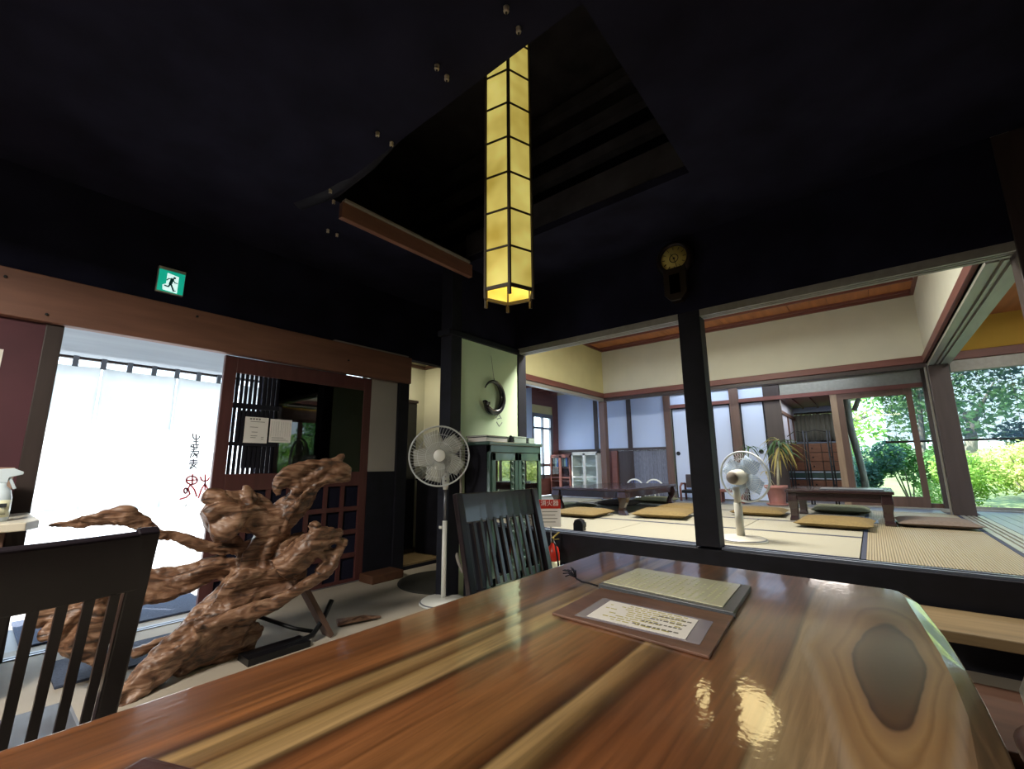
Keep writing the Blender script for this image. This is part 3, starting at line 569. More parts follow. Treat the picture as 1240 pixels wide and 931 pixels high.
M['reed'] = mat('grey_reeds', '#8d93a6', .5, var=.5, scale=30, stretch=(8, 1, .5))
o = build('reed_panel', reed, 'reed'); o['kind'] = 'stuff'; tag(o, 'panel of thin upright grey reeds on the far wall', 'reed panel', kind='stuff')
struct('wall_left', MB().box(SXW-.1, SXW, 3.6, 7.05, TZ, 3.2), 'daylitplaster')
wl2 = struct('wall_left', MB().box(SXW-.1, SXW, 7.05, 8.0, TZ, .78).box(SXW-.1, SXW, 7.05, 8.0, 2.27, 3.2).box(SXW-.1, SXW, 7.80, 8.0, .78, 2.27), 'nageshiY', label='red brown wall around the side room window')
build('plaster_panel', MB().box(SXW-.05, SXW-.02, 7.05, 7.80, 2.10, 2.27), 'plasterY', wl2)
w = struct('window_4', MB().box(SXW-.06, SXW-.01, 7.05, 7.13, .78, 2.10).box(SXW-.06, SXW-.01, 7.42, 7.46, .78, 2.10).box(SXW-.06, SXW-.01, 7.72, 7.80, .78, 2.10).box(SXW-.06, SXW-.01, 7.1, 7.75, 2.02, 2.10).box(SXW-.06, SXW-.01, 7.1, 7.75, 1.78, 1.82).box(SXW-.06, SXW-.01, 7.1, 7.75, 1.02, 1.08).box(SXW-.06, SXW-.01, 7.1, 7.75, .78, .86), 'graymetal', label='gridded window of the side room')
for a, b in ((7.13, 7.42), (7.46, 7.72)):
    for c, d_ in ((.86, 1.02), (1.08, 1.78), (1.82, 2.02)): build('pane', MB().box(SXW-.04, SXW-.035, a, b, c, d_), 'glass', w)
sc_ = struct('ceiling', MB().box(SXW-.1, TX0-.1, 3.6, 8.05, 2.62, 2.68), 'rattan', label='low ceiling of the side room')
for k in range(9): build('joist', MB().box(SXW, TX0-.1, 4.0+k*.46, 4.05+k*.46, 2.55, 2.62), 'nageshi', sc_)
struct('wall_back', MB().box(SXW-.1, -3.14, 3.9, 4.0, 0, 3.2).box(-3.14, -2.87, 3.62, 3.66, 0, 3.2).box(-3.14, -3.12, 3.66, 4.0, 0, 3.2), 'daylitplaster', label='back wall of the side room')
# entrance porch
struct('ceiling', MB().box(-5.35, W0, -1.2, 2.4, 2.0, 2.06), 'soffit', label='porch soffit outside the entrance')
struct('roof', MB().box(-5.35, W0, -2.8, 3.0, 2.66, 2.72), 'postdark', label='porch roof')
struct('wall_left', MB().box(-4.3, -4.22, 1.62, 2.9, 0, 2.0), 'soot', label='dark porch wall behind the sliding door')

# ================================================================ THINGS IN THE DARK ROOM
# ---- dining table (slab top, world box x -.905...08, y -.2..1.705)
tb = thing('dining_table', 'glossy brown slab-top dining table with pale grain bands in the foreground', 'table', (-.41, .66, 0))
inner = [(-.900, -.2), (-.905, .8), (-.900, 1.690), (-.885, 1.705), (-.4, 1.702), (-.0, 1.686), (.012, 1.675), (.024, 1.62), (.044, 1.35), (.056, 1.186), (.061, 1.05), (.062, .93), (.053, .787), (.045, .4), (.05, 0), (.04, -.2)]
outer = [(-.906, -.206), (-.911, .8), (-.906, 1.695), (-.888, 1.711), (-.4, 1.708), (.006, 1.692), (.034, 1.675), (.054, 1.61), (.078, 1.35), (.088, 1.158), (.091, 1.03), (.092, .90), (.089, .75), (.086, .4), (.089, 0), (.08, -.206)]
lowz = [.694]*5+[.692, .689, .686]+[.685]*7+[.69]
n = len(inner); vs = [(x, y, .70) for x, y in inner]+[(x, y, z) for (x, y), z in zip(outer, lowz)]+[(x-.0, y, .648) for x, y in outer]
mb = MB(); mb.add(vs, [tuple(range(n))]+[(i, (i+1) % n, (i+1) % n+n, i+n) for i in range(n)]+[(i+n, (i+1) % n+n, (i+1) % n+2*n, i+2*n) for i in range(n)]+[tuple(reversed(range(2*n, 3*n)))])
build('tabletop', mb, 'table', tb, bevel=.004, seg=3)
for x in (-.80, -.02):
    for y in (-.1, 1.58): build('leg', MB().box(x-.035, x+.035, y-.035, y+.035, 0, .648), 'chairwood', tb, bevel=.004)
build('apron', MB().box(-.80, -.02, 1.57, 1.59, .57, .648).box(-.80, -.02, -.11, -.09, .57, .648).box(-.81, -.79, -.06, 1.54, .57, .648).box(-.03, -.01, -.06, 1.54, .57, .648), 'chairwood', tb)

# ---- menu folder
M['sleeve'] = mat('cloudy_plastic_sleeve', '#8d8794', .2, var=.1, coat=.5)
TT = .7005
mf = thing('menu_folder', 'open brown wooden menu folder with two menu sheets lying on the table', 'menu', (-.46, 1.17, TT))
def quadprism(a, b, c, d, z0, z1): return MB().prism([a, b, c, d], z0, z1)
build('front_board', quadprism((-.632, .925), (-.272, .900), (-.288, 1.160), (-.640, 1.185), TT, TT+.006), 'menuboard', mf, bevel=.0015)
build('back_board', quadprism((-.655, 1.20), (-.290, 1.165), (-.305, 1.438), (-.645, 1.455), TT, TT+.012), 'menugrey', mf, bevel=.0015)
build('spine', quadprism((-.648, 1.187), (-.286, 1.160), (-.288, 1.176), (-.655, 1.204), TT, TT+.008), 'menugrey', mf)
fp = build('menu_sheet', quadprism((-.552, .950), (-.330, .950), (-.342, 1.078), (-.562, 1.088), TT+.0068, TT+.0078), 'paper', mf, label='small white menu card with gold print')
build('sleeve', quadprism((-.578, .938), (-.300, .940), (-.314, 1.090), (-.588, 1.100), TT+.0062, TT+.0067), 'sleeve', mf)
m = MB(); rnd = random.Random(3)
for i in range(9):
    y = .962+i*.0135; x = -.545 if i % 2 else -.50
    k = 0
    while x < -.365:
        w = rnd.uniform(.006, .02); 
        if rnd.random() < .75: m.box(x, x+w, y, y+.0045, TT+.0078, TT+.0081)
        x += w+.004
build('print', m, 'goldink', mf)
m = MB()
for i in range(4):
    y = .966+i*.026; x = -.45+.01*i
    while x < -.352:
        w = rnd.uniform(.004, .011); m.box(x, x+w, y, y+.006, TT+.0082, TT+.0085); x += w+.0035
build('print', m, 'ink', mf)
build('menu_sheet', quadprism((-.648, 1.218), (-.318, 1.186), (-.328, 1.425), (-.638, 1.442), TT+.0125, TT+.0145), 'creampaper', mf, label='large cream menu sheet in a clear sleeve')
m = MB()
for i in range(15):
    x = -.625+i*.0195; y = 1.235-(x+.65)*.09
    while y < 1.40:
        w = rnd.uniform(.006, .02)
        if rnd.random() < .8: m.box(x, x+.006, y, y+w, TT+.0145, TT+.0148)
        y += w+.005
M['palegreenink'] = mat('pale_green_print', '#bfc39c', .6)
build('print', m, 'palegreenink', mf)
td = MB(); p0 = Vector((-.652, 1.19, TT+.008))
td.tube([p0, p0+Vector((-.03, .0, .003)), p0+Vector((-.06, .012, .0)), p0+Vector((-.085, .022, .004))], .0025, 6)
for a in range(12):
    q = p0+Vector((-.085, .022, .006)); an = rnd.uniform(0, 6.28); d = Vector((-.03+.02*math.cos(an), .012+.02*math.sin(an), rnd.uniform(0, .022)))
    td.tube([q, q+d*.6+Vector((0, 0, .006)), q+d], .0018, 5)
build('tassel', td, 'black', mf)
cs = thing('glasses_case', 'small dark brown leather case at the near table edge', 'case', (-.63, .24, .70))
build('case_body', MB().box(-.085, .085, -.04, .022, 0, .028), 'leather', cs, local=True, bevel=.012, seg=4)
cs.rotation_euler = (0, 0, R(22)); cs.location = (-.605, .19, .7005)

# ---- chairs with slatted backs
def make_chair(name, label, rz, loc, W=.56, rake=.10, nsl=12, toph=.92, sh=.43):
    """local frame: seat faces +x, back at x = 0 (top leaning to -x), width along y"""
    c = thing(name, label, 'chair', loc, rz, 'dark slat-back dining chairs')
    bk = lambda z: -rake*(z-sh)/(toph-sh)
    for s_ in (-1, 1):
        y = s_*(W/2-.02)
        build('back_post', MB().bar((.012, y, sh-.01), (bk(toph-.005), y, toph-.005), .04, .032, (1, 0, 0)), 'chairwood', c, local=True, bevel=.004)
        build('leg', MB().bar((-.03, y, 0), (.012, y, sh-.012), .036, .036, (1, 0, 0)), 'chairwood', c, local=True, bevel=.003)
        build('leg', MB().box(.40, .438, y-.018, y+.018, 0, sh-.03), 'chairwood', c, local=True, bevel=.003)
        build('side_rail', MB().box(.03, .40, y-.012, y+.012, sh-.075, sh-.03), 'chairwood', c, local=True)
    q = Matrix.Translation((bk(toph-.075), 0, toph-.075)) @ Matrix.Rotation(-math.atan2(rake, toph-sh), 4, 'Y')
    m = MB(); k = 12   # gently bowed crest rail
    for i in range(k+1):
        y = -W/2+W*i/k; b = -.022*(1-(2*y/W)**2)
        m.v += [q @ Vector((b-.012, y, -.068)), q @ Vector((b+.012, y, -.068)), q @ Vector((b+.012, y, .072)), q @ Vector((b-.012, y, .072))]
    for i in range(k):
        for j in range(4): m.f.append((i*4+j, i*4+(j+1) % 4, i*4+4+(j+1) % 4, i*4+4+j)); m.sm.append(False)
    m.f += [(0, 3, 2, 1), (k*4, k*4+1, k*4+2, k*4+3)]; m.sm += [False, False]
    build('crest_rail', m, 'chairwood', c, local=True, bevel=.005)
    build('lower_rail', MB().bar((bk(sh+.04), -W/2+.03, sh+.04), (bk(sh+.04), W/2-.03, sh+.04), .02, .04), 'chairwood', c, local=True)
    for i in range(nsl):
        y = -W/2+.055+(W-.11)*i/(nsl-1); z1 = toph-.13
        build('slat', MB().bar((bk(sh+.07), y, sh+.07), (bk(z1)-.014*(1-(2*y/W)**2), y, z1), .018, .012, (1, 0, 0)), 'chairwood', c, local=True)
    build('seat', MB().box(.02, .46, -W/2+.01, W/2-.01, sh-.03, sh+.005), 'chairwood', c, local=True, bevel=.012)
    build('seat_frame', MB().box(.03, .42, -W/2+.03, W/2-.03, sh-.075, sh-.031), 'chairwood', c, local=True)
    return c
make_chair('dining_chair', 'black slat-back chair at the far corner of the table before the glass cabinet', R(-3), (-1.42, 1.765, 0), W=.60, rake=.11, nsl=11, toph=.925)
make_chair('dining_chair', 'black slat-back chair at the lower left, against the bright entrance', R(180), (-1.52, -.02, 0), W=.66, rake=.20, nsl=14, toph=.915, sh=.36)

# ---- hexagonal hanging lantern
LX, LY, LB = -1.237, 1.51, 1.843
lan = thing('hanging_lantern', 'tall hexagonal lantern of lit yellow paper panels hanging from the dark roof', 'lantern', (LX, LY, LB))
a0 = math.atan2(-LY, -LX)+R(2); HR = .125; NR = 8; RH = .1865
vx = [(LX+HR*math.cos(a0+k*PI/3), LY+HR*math.sin(a0+k*PI/3)) for k in range(6)]
for k in range(6):
    a, b = Vector(vx[k]), Vector(vx[(k+1) % 6]); nrm = ((a+b)/2-Vector((LX, LY))).normalized()*.002
    for r_ in range(NR):
        z0, z1 = LB+r_*RH+.004, LB+(r_+1)*RH-.004
        m = MB().add([(a.x, a.y, z0), (b.x, b.y, z0), (b.x, b.y, z1), (a.x, a.y, z1), (a.x-nrm.x, a.y-nrm.y, z0), (b.x-nrm.x, b.y-nrm.y, z0), (b.x-nrm.x, b.y-nrm.y, z1), (a.x-nrm.x, a.y-nrm.y, z1)], [(0, 1, 2, 3), (5, 4, 7, 6), (0, 4, 5, 1), (3, 2, 6, 7)])
        build('paper_panel', m, 'lampaper', lan)
M['lampwood'] = mat('lantern_frame_wood', '#3c3120', .6, var=.2)
for k in range(6):
    a = vx[k]; b = vx[(k+1) % 6]
    build('upright', MB().box(a[0]-.006, a[0]+.006, a[1]-.006, a[1]+.006, LB-.045, LB+NR*RH), 'lampwood', lan)
    for r_ in range(NR+1): build('crossbar', MB().bar((a[0], a[1], LB+r_*RH), (b[0], b[1], LB+r_*RH), .009, .009 if r_ else .016), 'lampwood', lan)
build('hanging_cord', MB().tube([(LX, LY, LB+NR*RH), (LX, LY, 4.3)], .006, 6), 'black', lan)
build('top_cross', MB().bar((vx[0][0], vx[0][1], LB+NR*RH), (vx[3][0], vx[3][1], LB+NR*RH), .012, .012), 'lampwood', lan)
for k in range(4):
    l = bpy.data.lights.new('lantern_bulb', 'POINT'); l.energy = 1.1; l.color = (1, .8, .4); l.shadow_soft_size = .03
    o = bpy.data.objects.new('lantern_bulb', l); COL.objects.link(o); o.parent = lan; o.location = (0, 0, .15+k*.36)

# ---- old pendulum clock above the centre post
ck = thing('wall_clock', 'dim old pendulum clock with round yellowed dial above the black centre post', 'clock', (-1.06, 3.49, 2.34))
M['clockwood'] = mat('clock_case_wood', '#1c1110', .4, var=.3)
build('case', MB().prism([(-1.15, 2.40), (-1.10, 2.34), (-1.02, 2.34), (-.97, 2.40), (-.97, 2.62), (-1.15, 2.62)], 3.41, 3.488, 'y'), 'clockwood', ck, bevel=.004)
build('pendulum_window', MB().box(-1.10, -1.02, 3.404, 3.411, 2.40, 2.56), 'darkglass', ck)
build('case_ring', MB().lathe([(.15, 0), (.155, .03), (.145, .06), (.115, .075), (.105, .06), (.105, .0)], (-1.06, 3.488, 2.71), 36, (0, -1, 0)), 'clockwood', ck)
M['dial'] = mat('yellowed_clock_dial', '#d3bf66', .6, var=.1, scale=20)
dl = build('dial', MB().lathe([(.108, 0), (.108, .004), (0, .004)], (-1.06, 3.44, 2.71), 36, (0, -1, 0)), 'dial', ck, label='yellowed dial')
m = MB()
for k in range(12):
    a = k*PI/6; c0 = Vector((-1.06+.085*math.sin(a), 3.434, 2.71+.085*math.cos(a))); d = Vector((math.sin(a), 0, math.cos(a)))*.011
    m.bar(c0-d, c0+d, .003, .008, (0, 1, 0))
m.torus((-1.06, 3.434, 2.71), .034, .003, (0, 1, 0)); m.lathe([(.008, 0), (.008, .004), (0, .004)], (-1.06, 3.436, 2.71), 10, (0, -1, 0))
m.bar((-1.06, 3.43, 2.71), (-1.085, 3.43, 2.755), .003, .006, (0, 1, 0)); m.bar((-1.06, 3.43, 2.71), (-1.04, 3.43, 2.63), .003, .005, (0, 1, 0))
build('numerals_and_hands', m, 'darkink', ck)

# ---- emergency exit sign
ex = thing('exit_sign', 'lit green emergency exit sign with a running figure above the entrance', 'sign', (DX+.0, .77, 2.30))
EX0 = DX+.003
build('housing', MB().box(EX0, EX0+.035, .690, .852, 2.305, 2.495), 'offwhite', ex, bevel=.003)
def emis(name, col, s):
    m_, n_, b_ = base(name); b_.inputs['Base Color'].default_value = lin(col); b_.inputs['Emission Color'].default_value = lin(col); b_.inputs['Emission Strength'].default_value = s; return m_
M['exitgreen'] = emis('lit_green_panel', '#12a488', .85); M['exitwhite'] = emis('lit_white_panel', '#d8fbf6', .95); M['exitdark'] = emis('sign_dark_green', '#063f3a', .25)
X1 = EX0+.036
build('lit_panel', MB().box(X1, X1+.003, .694, .848, 2.309, 2.470), 'exitgreen', ex, label='green lit panel')
build('white_field', MB().prism([(.727, 2.32), (.812, 2.312), (.812, 2.44), (.742, 2.452), (.742, 2.37), (.722, 2.355)], X1+.003, X1+.0042, 'x'), 'exitwhite', ex, label='white lit field')
m = MB(); zz = X1+.0048
m.lathe([(.0085, 0), (.0085, .001), (0, .001)], (zz, .787, 2.425), 14, (1, 0, 0))
def lim(pts, w=.010):
    for a, b in zip(pts, pts[1:]): m.bar((zz, a[0], a[1]), (zz, b[0], b[1]), .0012, w, (0, .3, 1) if False else (1, 0, 0)) if False else m.prism(seg_poly(a, b, w), zz, zz+.001, 'x')
def seg_poly(a, b, w):
    a = Vector(a); b = Vector(b); d = (b-a).normalized(); p = Vector((-d.y, d.x))*w/2; e = d*w*.35
    return [tuple(a+p-e), tuple(b+p+e), tuple(b-p+e), tuple(a-p-e)]
lim([(.775, 2.412), (.767, 2.375)], .020); lim([(.770, 2.372), (.782, 2.345), (.790, 2.325)], .011); lim([(.790, 2.325), (.802, 2.33)], .006)
lim([(.766, 2.372), (.757, 2.350), (.735, 2.352)], .010); lim([(.768, 2.412), (.752, 2.410), (.744, 2.395)], .007); lim([(.780, 2.408), (.792, 2.390), (.806, 2.388)], .007)
build('running_figure', m, 'exitdark', ex)

# ---- porcelain knob insulators on the ceiling
insp = [(529, 82), (541, 95), (457, 163), (474, 175), (613, 12), (628, 37), (400, 232), (404, 245), (397, 280), (408, 285)]
lab = ['upper one of the middle pair', 'lower one of the middle pair', 'left one of the third pair', 'right one of the third pair', 'nearest the top edge', 'just above the lantern', 'upper one at the bent log end', 'lower one at the bent log end', 'left one beside the brown plank', 'right one beside the brown plank']
M['porcelain'] = mat('dusty_porcelain', '#b8ae98', .35, var=.1)
for (px, py), l in zip(insp, lab):
    p = at(px, py, 'z', CH-.018)
    t = thing('knob_insulator', 'porcelain wiring knob on the black ceiling, '+l, 'insulator', (p.x, p.y, CH-.045), 0, 'wiring knobs on the ceiling')
    build('knob', MB().lathe([(.004, .014), (.010, .016), (.012, .022), (.008, .027), (.011, .032), (.012, .040), (.009, .044)], (0, 0, 0), 14), 'porcelain', t, local=True)
    build('screw', MB().lathe([(.005, .009), (.005, .014), (0, .015)], (0, 0, 0), 8), 'blackmetal', t, local=True)

# ---- entrance door, papers, noren
dr = struct('door_1', MB().box(DX-.045, DX-.008, 1.187, 1.275, .0, 1.93).box(DX-.045, DX-.008, 2.43, 2.512, 0, 1.93).box(DX-.045, DX-.008, 1.275, 2.43, 1.80, 1.93).box(DX-.045, DX-.008, 1.275, 2.43, .87, 1.0).box(DX-.045, DX-.008, 1.275, 2.43, 0, .03), 'redwood', bevel=.003, label='red brown sliding entrance door with lattice and dark glass')
build('pane', MB().box(DX-.022, DX-.018, 1.62, 2.43, 1.0, 1.80), 'darkglass', dr)
build('backing_board', MB().box(DX-.044, DX-.026, 1.61, 2.43, 1.0, 1.80).box(DX-.044, DX-.03, 1.275, 2.43, .03, .87), 'soot', dr)
cw = (2.43-1.275)/7
for k in range(1, 7): y = 1.275+k*cw; build('lattice_bar', MB().box(DX-.04, DX-.012, y-.018, y+.018, .03, .87), 'redwood', dr)
for k in range(1, 4): z = .03+k*.21; build('lattice_bar', MB().box(DX-.038, DX-.010, 1.275, 2.43, z-.02, z+.02), 'redwood', dr)
gap = .0345; nb = 9; y0 = 1.285
for k in range(nb+1): y = y0+k*gap; build('lattice_bar', MB().box(DX-.034, DX-.026, y, y+.0235, 1.0, 1.80), 'black', dr)
for (za, zb) in ((1.52, 1.56), (1.22, 1.25)):
    build('lattice_bar', MB().box(DX-.042, DX-.014, 1.275, 1.63, za, zb), 'black', dr)
build('backing_board', MB().box(DX-.040, DX-.034, y0+1*gap, y0+8*gap, 1.25, 1.505).box(DX-.040, DX-.034, y0+2.9*gap, y0+6.9*gap, 1.045, 1.22), 'black', dr)
build('backing_board', MB().box(DX-.040, DX-.030, 1.60, 1.64, 1.0, 1.80), 'black', dr)
for (ya, yb, za, zb, cols, lb) in ((1.375, 1.553, 1.245, 1.455, 0, 'left of two white notice sheets on the entrance door, larger print'), (1.568, 1.745, 1.255, 1.450, 8, 'right of two white notice sheets taped to the entrance door, ruled in columns')):
    p = thing('notice_sheet', lb, 'paper', (DX-.012, (ya+yb)/2, za), 0, 'notices on the entrance door')
    build('sheet', MB().box(DX-.013, DX-.011, ya, yb, za, zb), 'paper', p)
    m = MB()
    if cols:
        for i in range(cols+1): m.box(DX-.011, DX-.0105, ya+.012+i*.019, ya+.0128+i*.019, za+.05, zb-.02)
        for i in range(3): m.box(DX-.011, DX-.0105, ya+.02, yb-.02-.02*i, za+.015+i*.012, za+.018+i*.012)
    else:
        for i in range(4): m.box(DX-.011, DX-.0105, ya+.035+i*.022, ya+.049+i*.022, zb-.022, zb-.010)
        for (a, b, z) in ((.04, .15, .035), (.04, .10, .08), (.055, .10, .12), (.05, .10, .15), (.05, .09, .165), (.13, .15, .16), (.13, .15, .175)): m.box(DX-.011, DX-.0105, ya+a, ya+b, zb-z-.004, zb-z)
    build('print', m, 'ink', p)
# noren curtain, four cloth panels on a rod
NX = -5.0
nr = thing('noren_curtain', 'white split entrance curtain on a dark rod, glowing with daylight', 'curtain', (NX, .9, .75))
build('rod', MB().tube([(NX, -.6, 1.955), (NX, 2.35, 1.955)], .012, 10), 'postdark', nr)
def cloth(y0, y1, z0, z1, k):
    m = MB(); nu, nv = 16, 10
    for j in range(nv+1):
        for i in range(nu+1):
            u, v = i/nu, j/nv; x = NX+.02*math.sin(u*5+k)*(1-v)+.008*math.sin(u*13+k*2)*(1-v)
            m.v.append(Vector((x, y0+(y1-y0)*u+.006*math.sin(v*6+k)*(1-v), z0+(z1-z0)*v-.01*math.sin(u*PI)*(1 if v == 1 else 0))))
    for j in range(nv):
        for i in range(nu): a = j*(nu+1)+i; m.f.append((a, a+1, a+nu+2, a+nu+1)); m.sm.append(True)
    return m
pans = [(-.43, .095), (.105, .622), (.634, 1.150), (1.162, 1.68), (1.69, 2.21)]
for k, (a, b) in enumerate(pans):
    c = build('cloth_panel', cloth(a, b, .70+.02*(k % 2), 1.895, k*1.7), 'noren', nr); so = c.modifiers.new('thickness', 'SOLIDIFY'); so.thickness = .0015
y = -.40
while y < 2.2:
    build('hanging_loop', MB().box(NX-.016, NX+.016, y-.018, y+.018, 1.88, 1.97), 'soffit', nr); y += .172
# writing on the curtain, seen from behind (mirrored): drawn as brush strokes lying on the cloth
def strokes(name, lines, w, mm, x=NX+.024):
    m = MB()
    for ln in lines:
        pts = [at(210+px/8.457, 510+py/8.464, 'x', x) for px, py in ln]
        for a, b in zip(pts, pts[1:]): m.bar(a, b, .002, w, (1, 0, 0)) if False else m.prism(seg_poly((a.y, a.z), (b.y, b.z), w), x, x+.0015, 'x')
    build(name, m, mm, nr)
def arc(cx, cy, rx, ry, a, b, n=14): return [(cx+rx*math.cos(R(a+(b-a)*i/n)), cy+ry*math.sin(R(a+(b-a)*i/n))) for i in range(n+1)]
strokes('writing', [[(198, 130), (202, 165), (215, 182), (245, 182), (262, 170), (270, 150)], [(232, 135), (232, 232)], [(208, 208), (256, 210)], [(192, 238), (262, 242)],
    [(180, 245), (190, 262)], [(172, 262), (250, 268)], [(205, 248), (208, 275)], [(240, 250), (238, 275)], [(190, 290), (235, 285)], [(180, 312), (262, 308)], [(215, 280), (200, 318)], [(188, 330), (172, 370)], [(200, 330), (245, 340), (262, 318)], [(212, 345), (198, 362)], [(232, 340), (245, 375)], [(215, 325), (228, 352)], [(225, 352), (242, 352)],
    [(205, 390), (205, 432)], [(172, 402), (242, 402)], [(166, 418), (248, 420)], [(160, 436), (246, 438)], [(205, 432), (178, 470), (165, 485)], [(190, 445), (235, 478)], [(230, 440), (200, 468), (172, 488)]], .010, 'darkink')
strokes('writing', [arc(188, 605, 56, 42, 0, 360, 22), [(196, 545), (192, 650)], [(135, 606), (242, 600)], [(170, 655), (150, 690), (160, 720), (168, 745), (130, 780), (68, 798)], [(178, 655), (215, 700), (238, 768)], arc(124, 712, 16, 26, 0, 360, 12), [(146, 690), (128, 686)],
    [(325, 548), (325, 640), (322, 700)], [(275, 572), (290, 605), (320, 615), (350, 605), (368, 580)], [(322, 640), (285, 700), (256, 785)], [(328, 650), (360, 710), (392, 790)]], .013, 'redink')
strokes('writing', [[(102, 872), (112, 858), (122, 870), (132, 856), (142, 870)], [(165, 855), (172, 876), (200, 856), (240, 848), (262, 858), (300, 852), (330, 840)]], .006, 'darkink')
# poster left of the entrance and the counter with spray bottle
pw = thing('wall_poster', 'pale paper notice pinned on the dark red wall at the left edge', 'poster', (DX+.005, .04, 1.42))
build('sheet', MB().box(DX+.001, DX+.004, -.10, .052, 1.42, 1.74), 'paper', pw)
ct = thing('counter', 'pale topped counter at the left edge behind the black chair rail', 'counter', (-3.45, -.6, 0))
build('worktop', MB().prism([(-3.80, -1.6), (-3.12, -1.6), (-3.12, .22), (-3.22, .27), (-3.80, .27)], .765, .805), 'offwhite', ct, bevel=.005)
build('cabinet_body', MB().box(-3.77, -3.16, -1.6, .16, 0, .765), 'postbrown', ct)
bt = thing('spray_bottle', 'clear plastic spray bottle with a printed label on the counter', 'bottle', (-3.28, .125, .8055))
M['bottleplastic'] = mat('clear_bottle_plastic', '#c6d4dc', .15, var=.05)
build('bottle_body', MB().lathe([(.040, 0), (.044, .01), (.044, .11), (.036, .145), (.018, .165), (.016, .18)], (0, 0, 0), 20), 'bottleplastic', bt, local=True)
build('trigger_head', MB().prism([(-.05, .215), (-.03, .245), (.03, .25), (.065, .232), (.065, .220), (.02, .205), (.018, .18), (-.018, .18), (-.022, .205)], -.014, .014, 'x').bar((0, .02, .21), (0, .045, .15), .012, .012), 'bottleplastic', bt, local=True, bevel=.003)
build('bottle_label', MB().lathe([(.0448, .02), (.0448, .10)], (0, 0, 0), 20), 'creampaper', bt, local=True)
build('print', MB().box(.0445, .0465, -.03, .028, .068, .085).box(.0445, .0465, -.03, .028, .035, .038), 'darkink', bt, local=True)
bx = thing('cardboard_box', 'tan cardboard box standing behind the spray bottle', 'box', (-3.6, .1, .8055))
build('box_body', MB().box(-3.70, -3.50, -.15, .17, .806, 1.06), mat('tan_cardboard', '#9a8070', .8), bx, bevel=.003)

# ---- big driftwood root sculpture
dw = thing('driftwood_sculpture', 'large gnarled brown driftwood root standing on the floor before the entrance', 'driftwood', (-2.9, 1.1, 0))
def limb(mb, pts, n=22, seed=0, flat=.75, ridges=5, sub=7):
    """gnarled limb: control points (px, py, depth, radius), smoothed, with twisting ridges"""
    P = [(at(a, b, 'x', d), r) for a, b, d, r in pts]; C = []
    for i in range(len(P)-1):
        p0, p1, p2, p3 = [P[min(max(i+k, 0), len(P)-1)] for k in (-1, 0, 1, 2)]
        for s_ in range(sub):
            t = s_/sub
            f = lambda a, b, c, d: .5*((2*b)+(-a+c)*t+(2*a-5*b+4*c-d)*t*t+(-a+3*b-3*c+d)*t**3)
            C.append((Vector([f(p0[0][k], p1[0][k], p2[0][k], p3[0][k]) for k in range(3)]), max(.006, f(p0[1], p1[1], p2[1], p3[1]))))
    C.append(P[-1]); k0 = len(mb.v); ref = Vector((1, .2, .1))
    for i, (p, r) in enumerate(C):
        t = (C[min(i+1, len(C)-1)][0]-C[max(i-1, 0)][0]).normalized(); u = t.cross(ref).normalized(); w = u.cross(t).normalized(); ref = w
        for j in range(n):
            a = 2*PI*j/n; tw = i*.11+seed
            g = .86+.16*math.sin(ridges*a+tw*2)+.12*math.sin(3*a-tw*1.5+seed)+.16*noise.noise(Vector((math.cos(a)*1.5+seed, math.sin(a)*1.5, i*.13)))*2
            mb.v.append(p+(u*math.cos(a)+w*math.sin(a)*flat)*r*g)
    for i in range(len(C)-1):
        for j in range(n): a = k0+i*n+j; b = k0+i*n+(j+1) % n; mb.f.append((a, b, b+n, a+n)); mb.sm.append(True)
    mb.f.append(tuple(k0+j for j in reversed(range(n)))); mb.sm.append(True); mb.f.append(tuple(k0+(len(C)-1)*n+j for j in range(n))); mb.sm.append(True)
m = MB()
limb(m, [(252, 636, -2.85, .11), (275, 625, -2.85, .12), (300, 622, -2.88, .11), (330, 628, -2.88, .10), (355, 612, -2.86, .10), (378, 585, -2.84, .085), (400, 570, -2.80, .07), (424, 574, -2.78, .045)], seed=1)
limb(m, [(248, 600, -2.85, .03), (268, 606, -2.85, .055), (285, 622, -2.85, .07)], seed=2)
limb(m, [(296, 588, -2.86, .015), (300, 600, -2.86, .04), (304, 620, -2.86, .05)], seed=12)
limb(m, [(333, 590, -2.86, .02), (345, 576, -2.84, .06), (372, 566, -2.82, .055), (400, 562, -2.80, .045), (416, 551, -2.79, .02)], seed=3, flat=.5)
limb(m, [(338, 600, -2.82, .018), (336, 588, -2.82, .03), (352, 582, -2.84, .05), (370, 590, -2.84, .06)], seed=4)
limb(m, [(340, 650, -2.88, .05), (352, 620, -2.80, .035), (372, 596, -2.76, .03), (398, 582, -2.74, .03), (424, 580, -2.74, .012)], seed=5, flat=.6)
limb(m, [(330, 640, -2.9, .08), (320, 665, -2.9, .10), (322, 690, -2.9, .13), (300, 710, -2.9, .15), (270, 735, -2.9, .13), (240, 765, -2.88, .10), (200, 800, -2.85, .09), (160, 838, -2.8, .07), (132, 862, -2.78, .06)], seed=6)
limb(m, [(372, 650, -2.86, .04), (352, 672, -2.86, .10), (345, 700, -2.88, .13), (315, 715, -2.9, .13), (290, 745, -2.9, .10)], seed=7)
limb(m, [(340, 690, -2.8, .09), (365, 668, -2.75, .10), (390, 652, -2.72, .085), (414, 650, -2.70, .045)], seed=8)
limb(m, [(374, 634, -2.76, .018), (382, 640, -2.75, .045), (378, 660, -2.76, .06)], seed=9)
limb(m, [(418, 652, -2.70, .02), (408, 672, -2.70, .04), (398, 690, -2.70, .035), (372, 706, -2.72, .03), (345, 724, -2.74, .035), (315, 738, -2.76, .04), (270, 752, -2.78, .045), (235, 766, -2.8, .04)], seed=10, ridges=3)
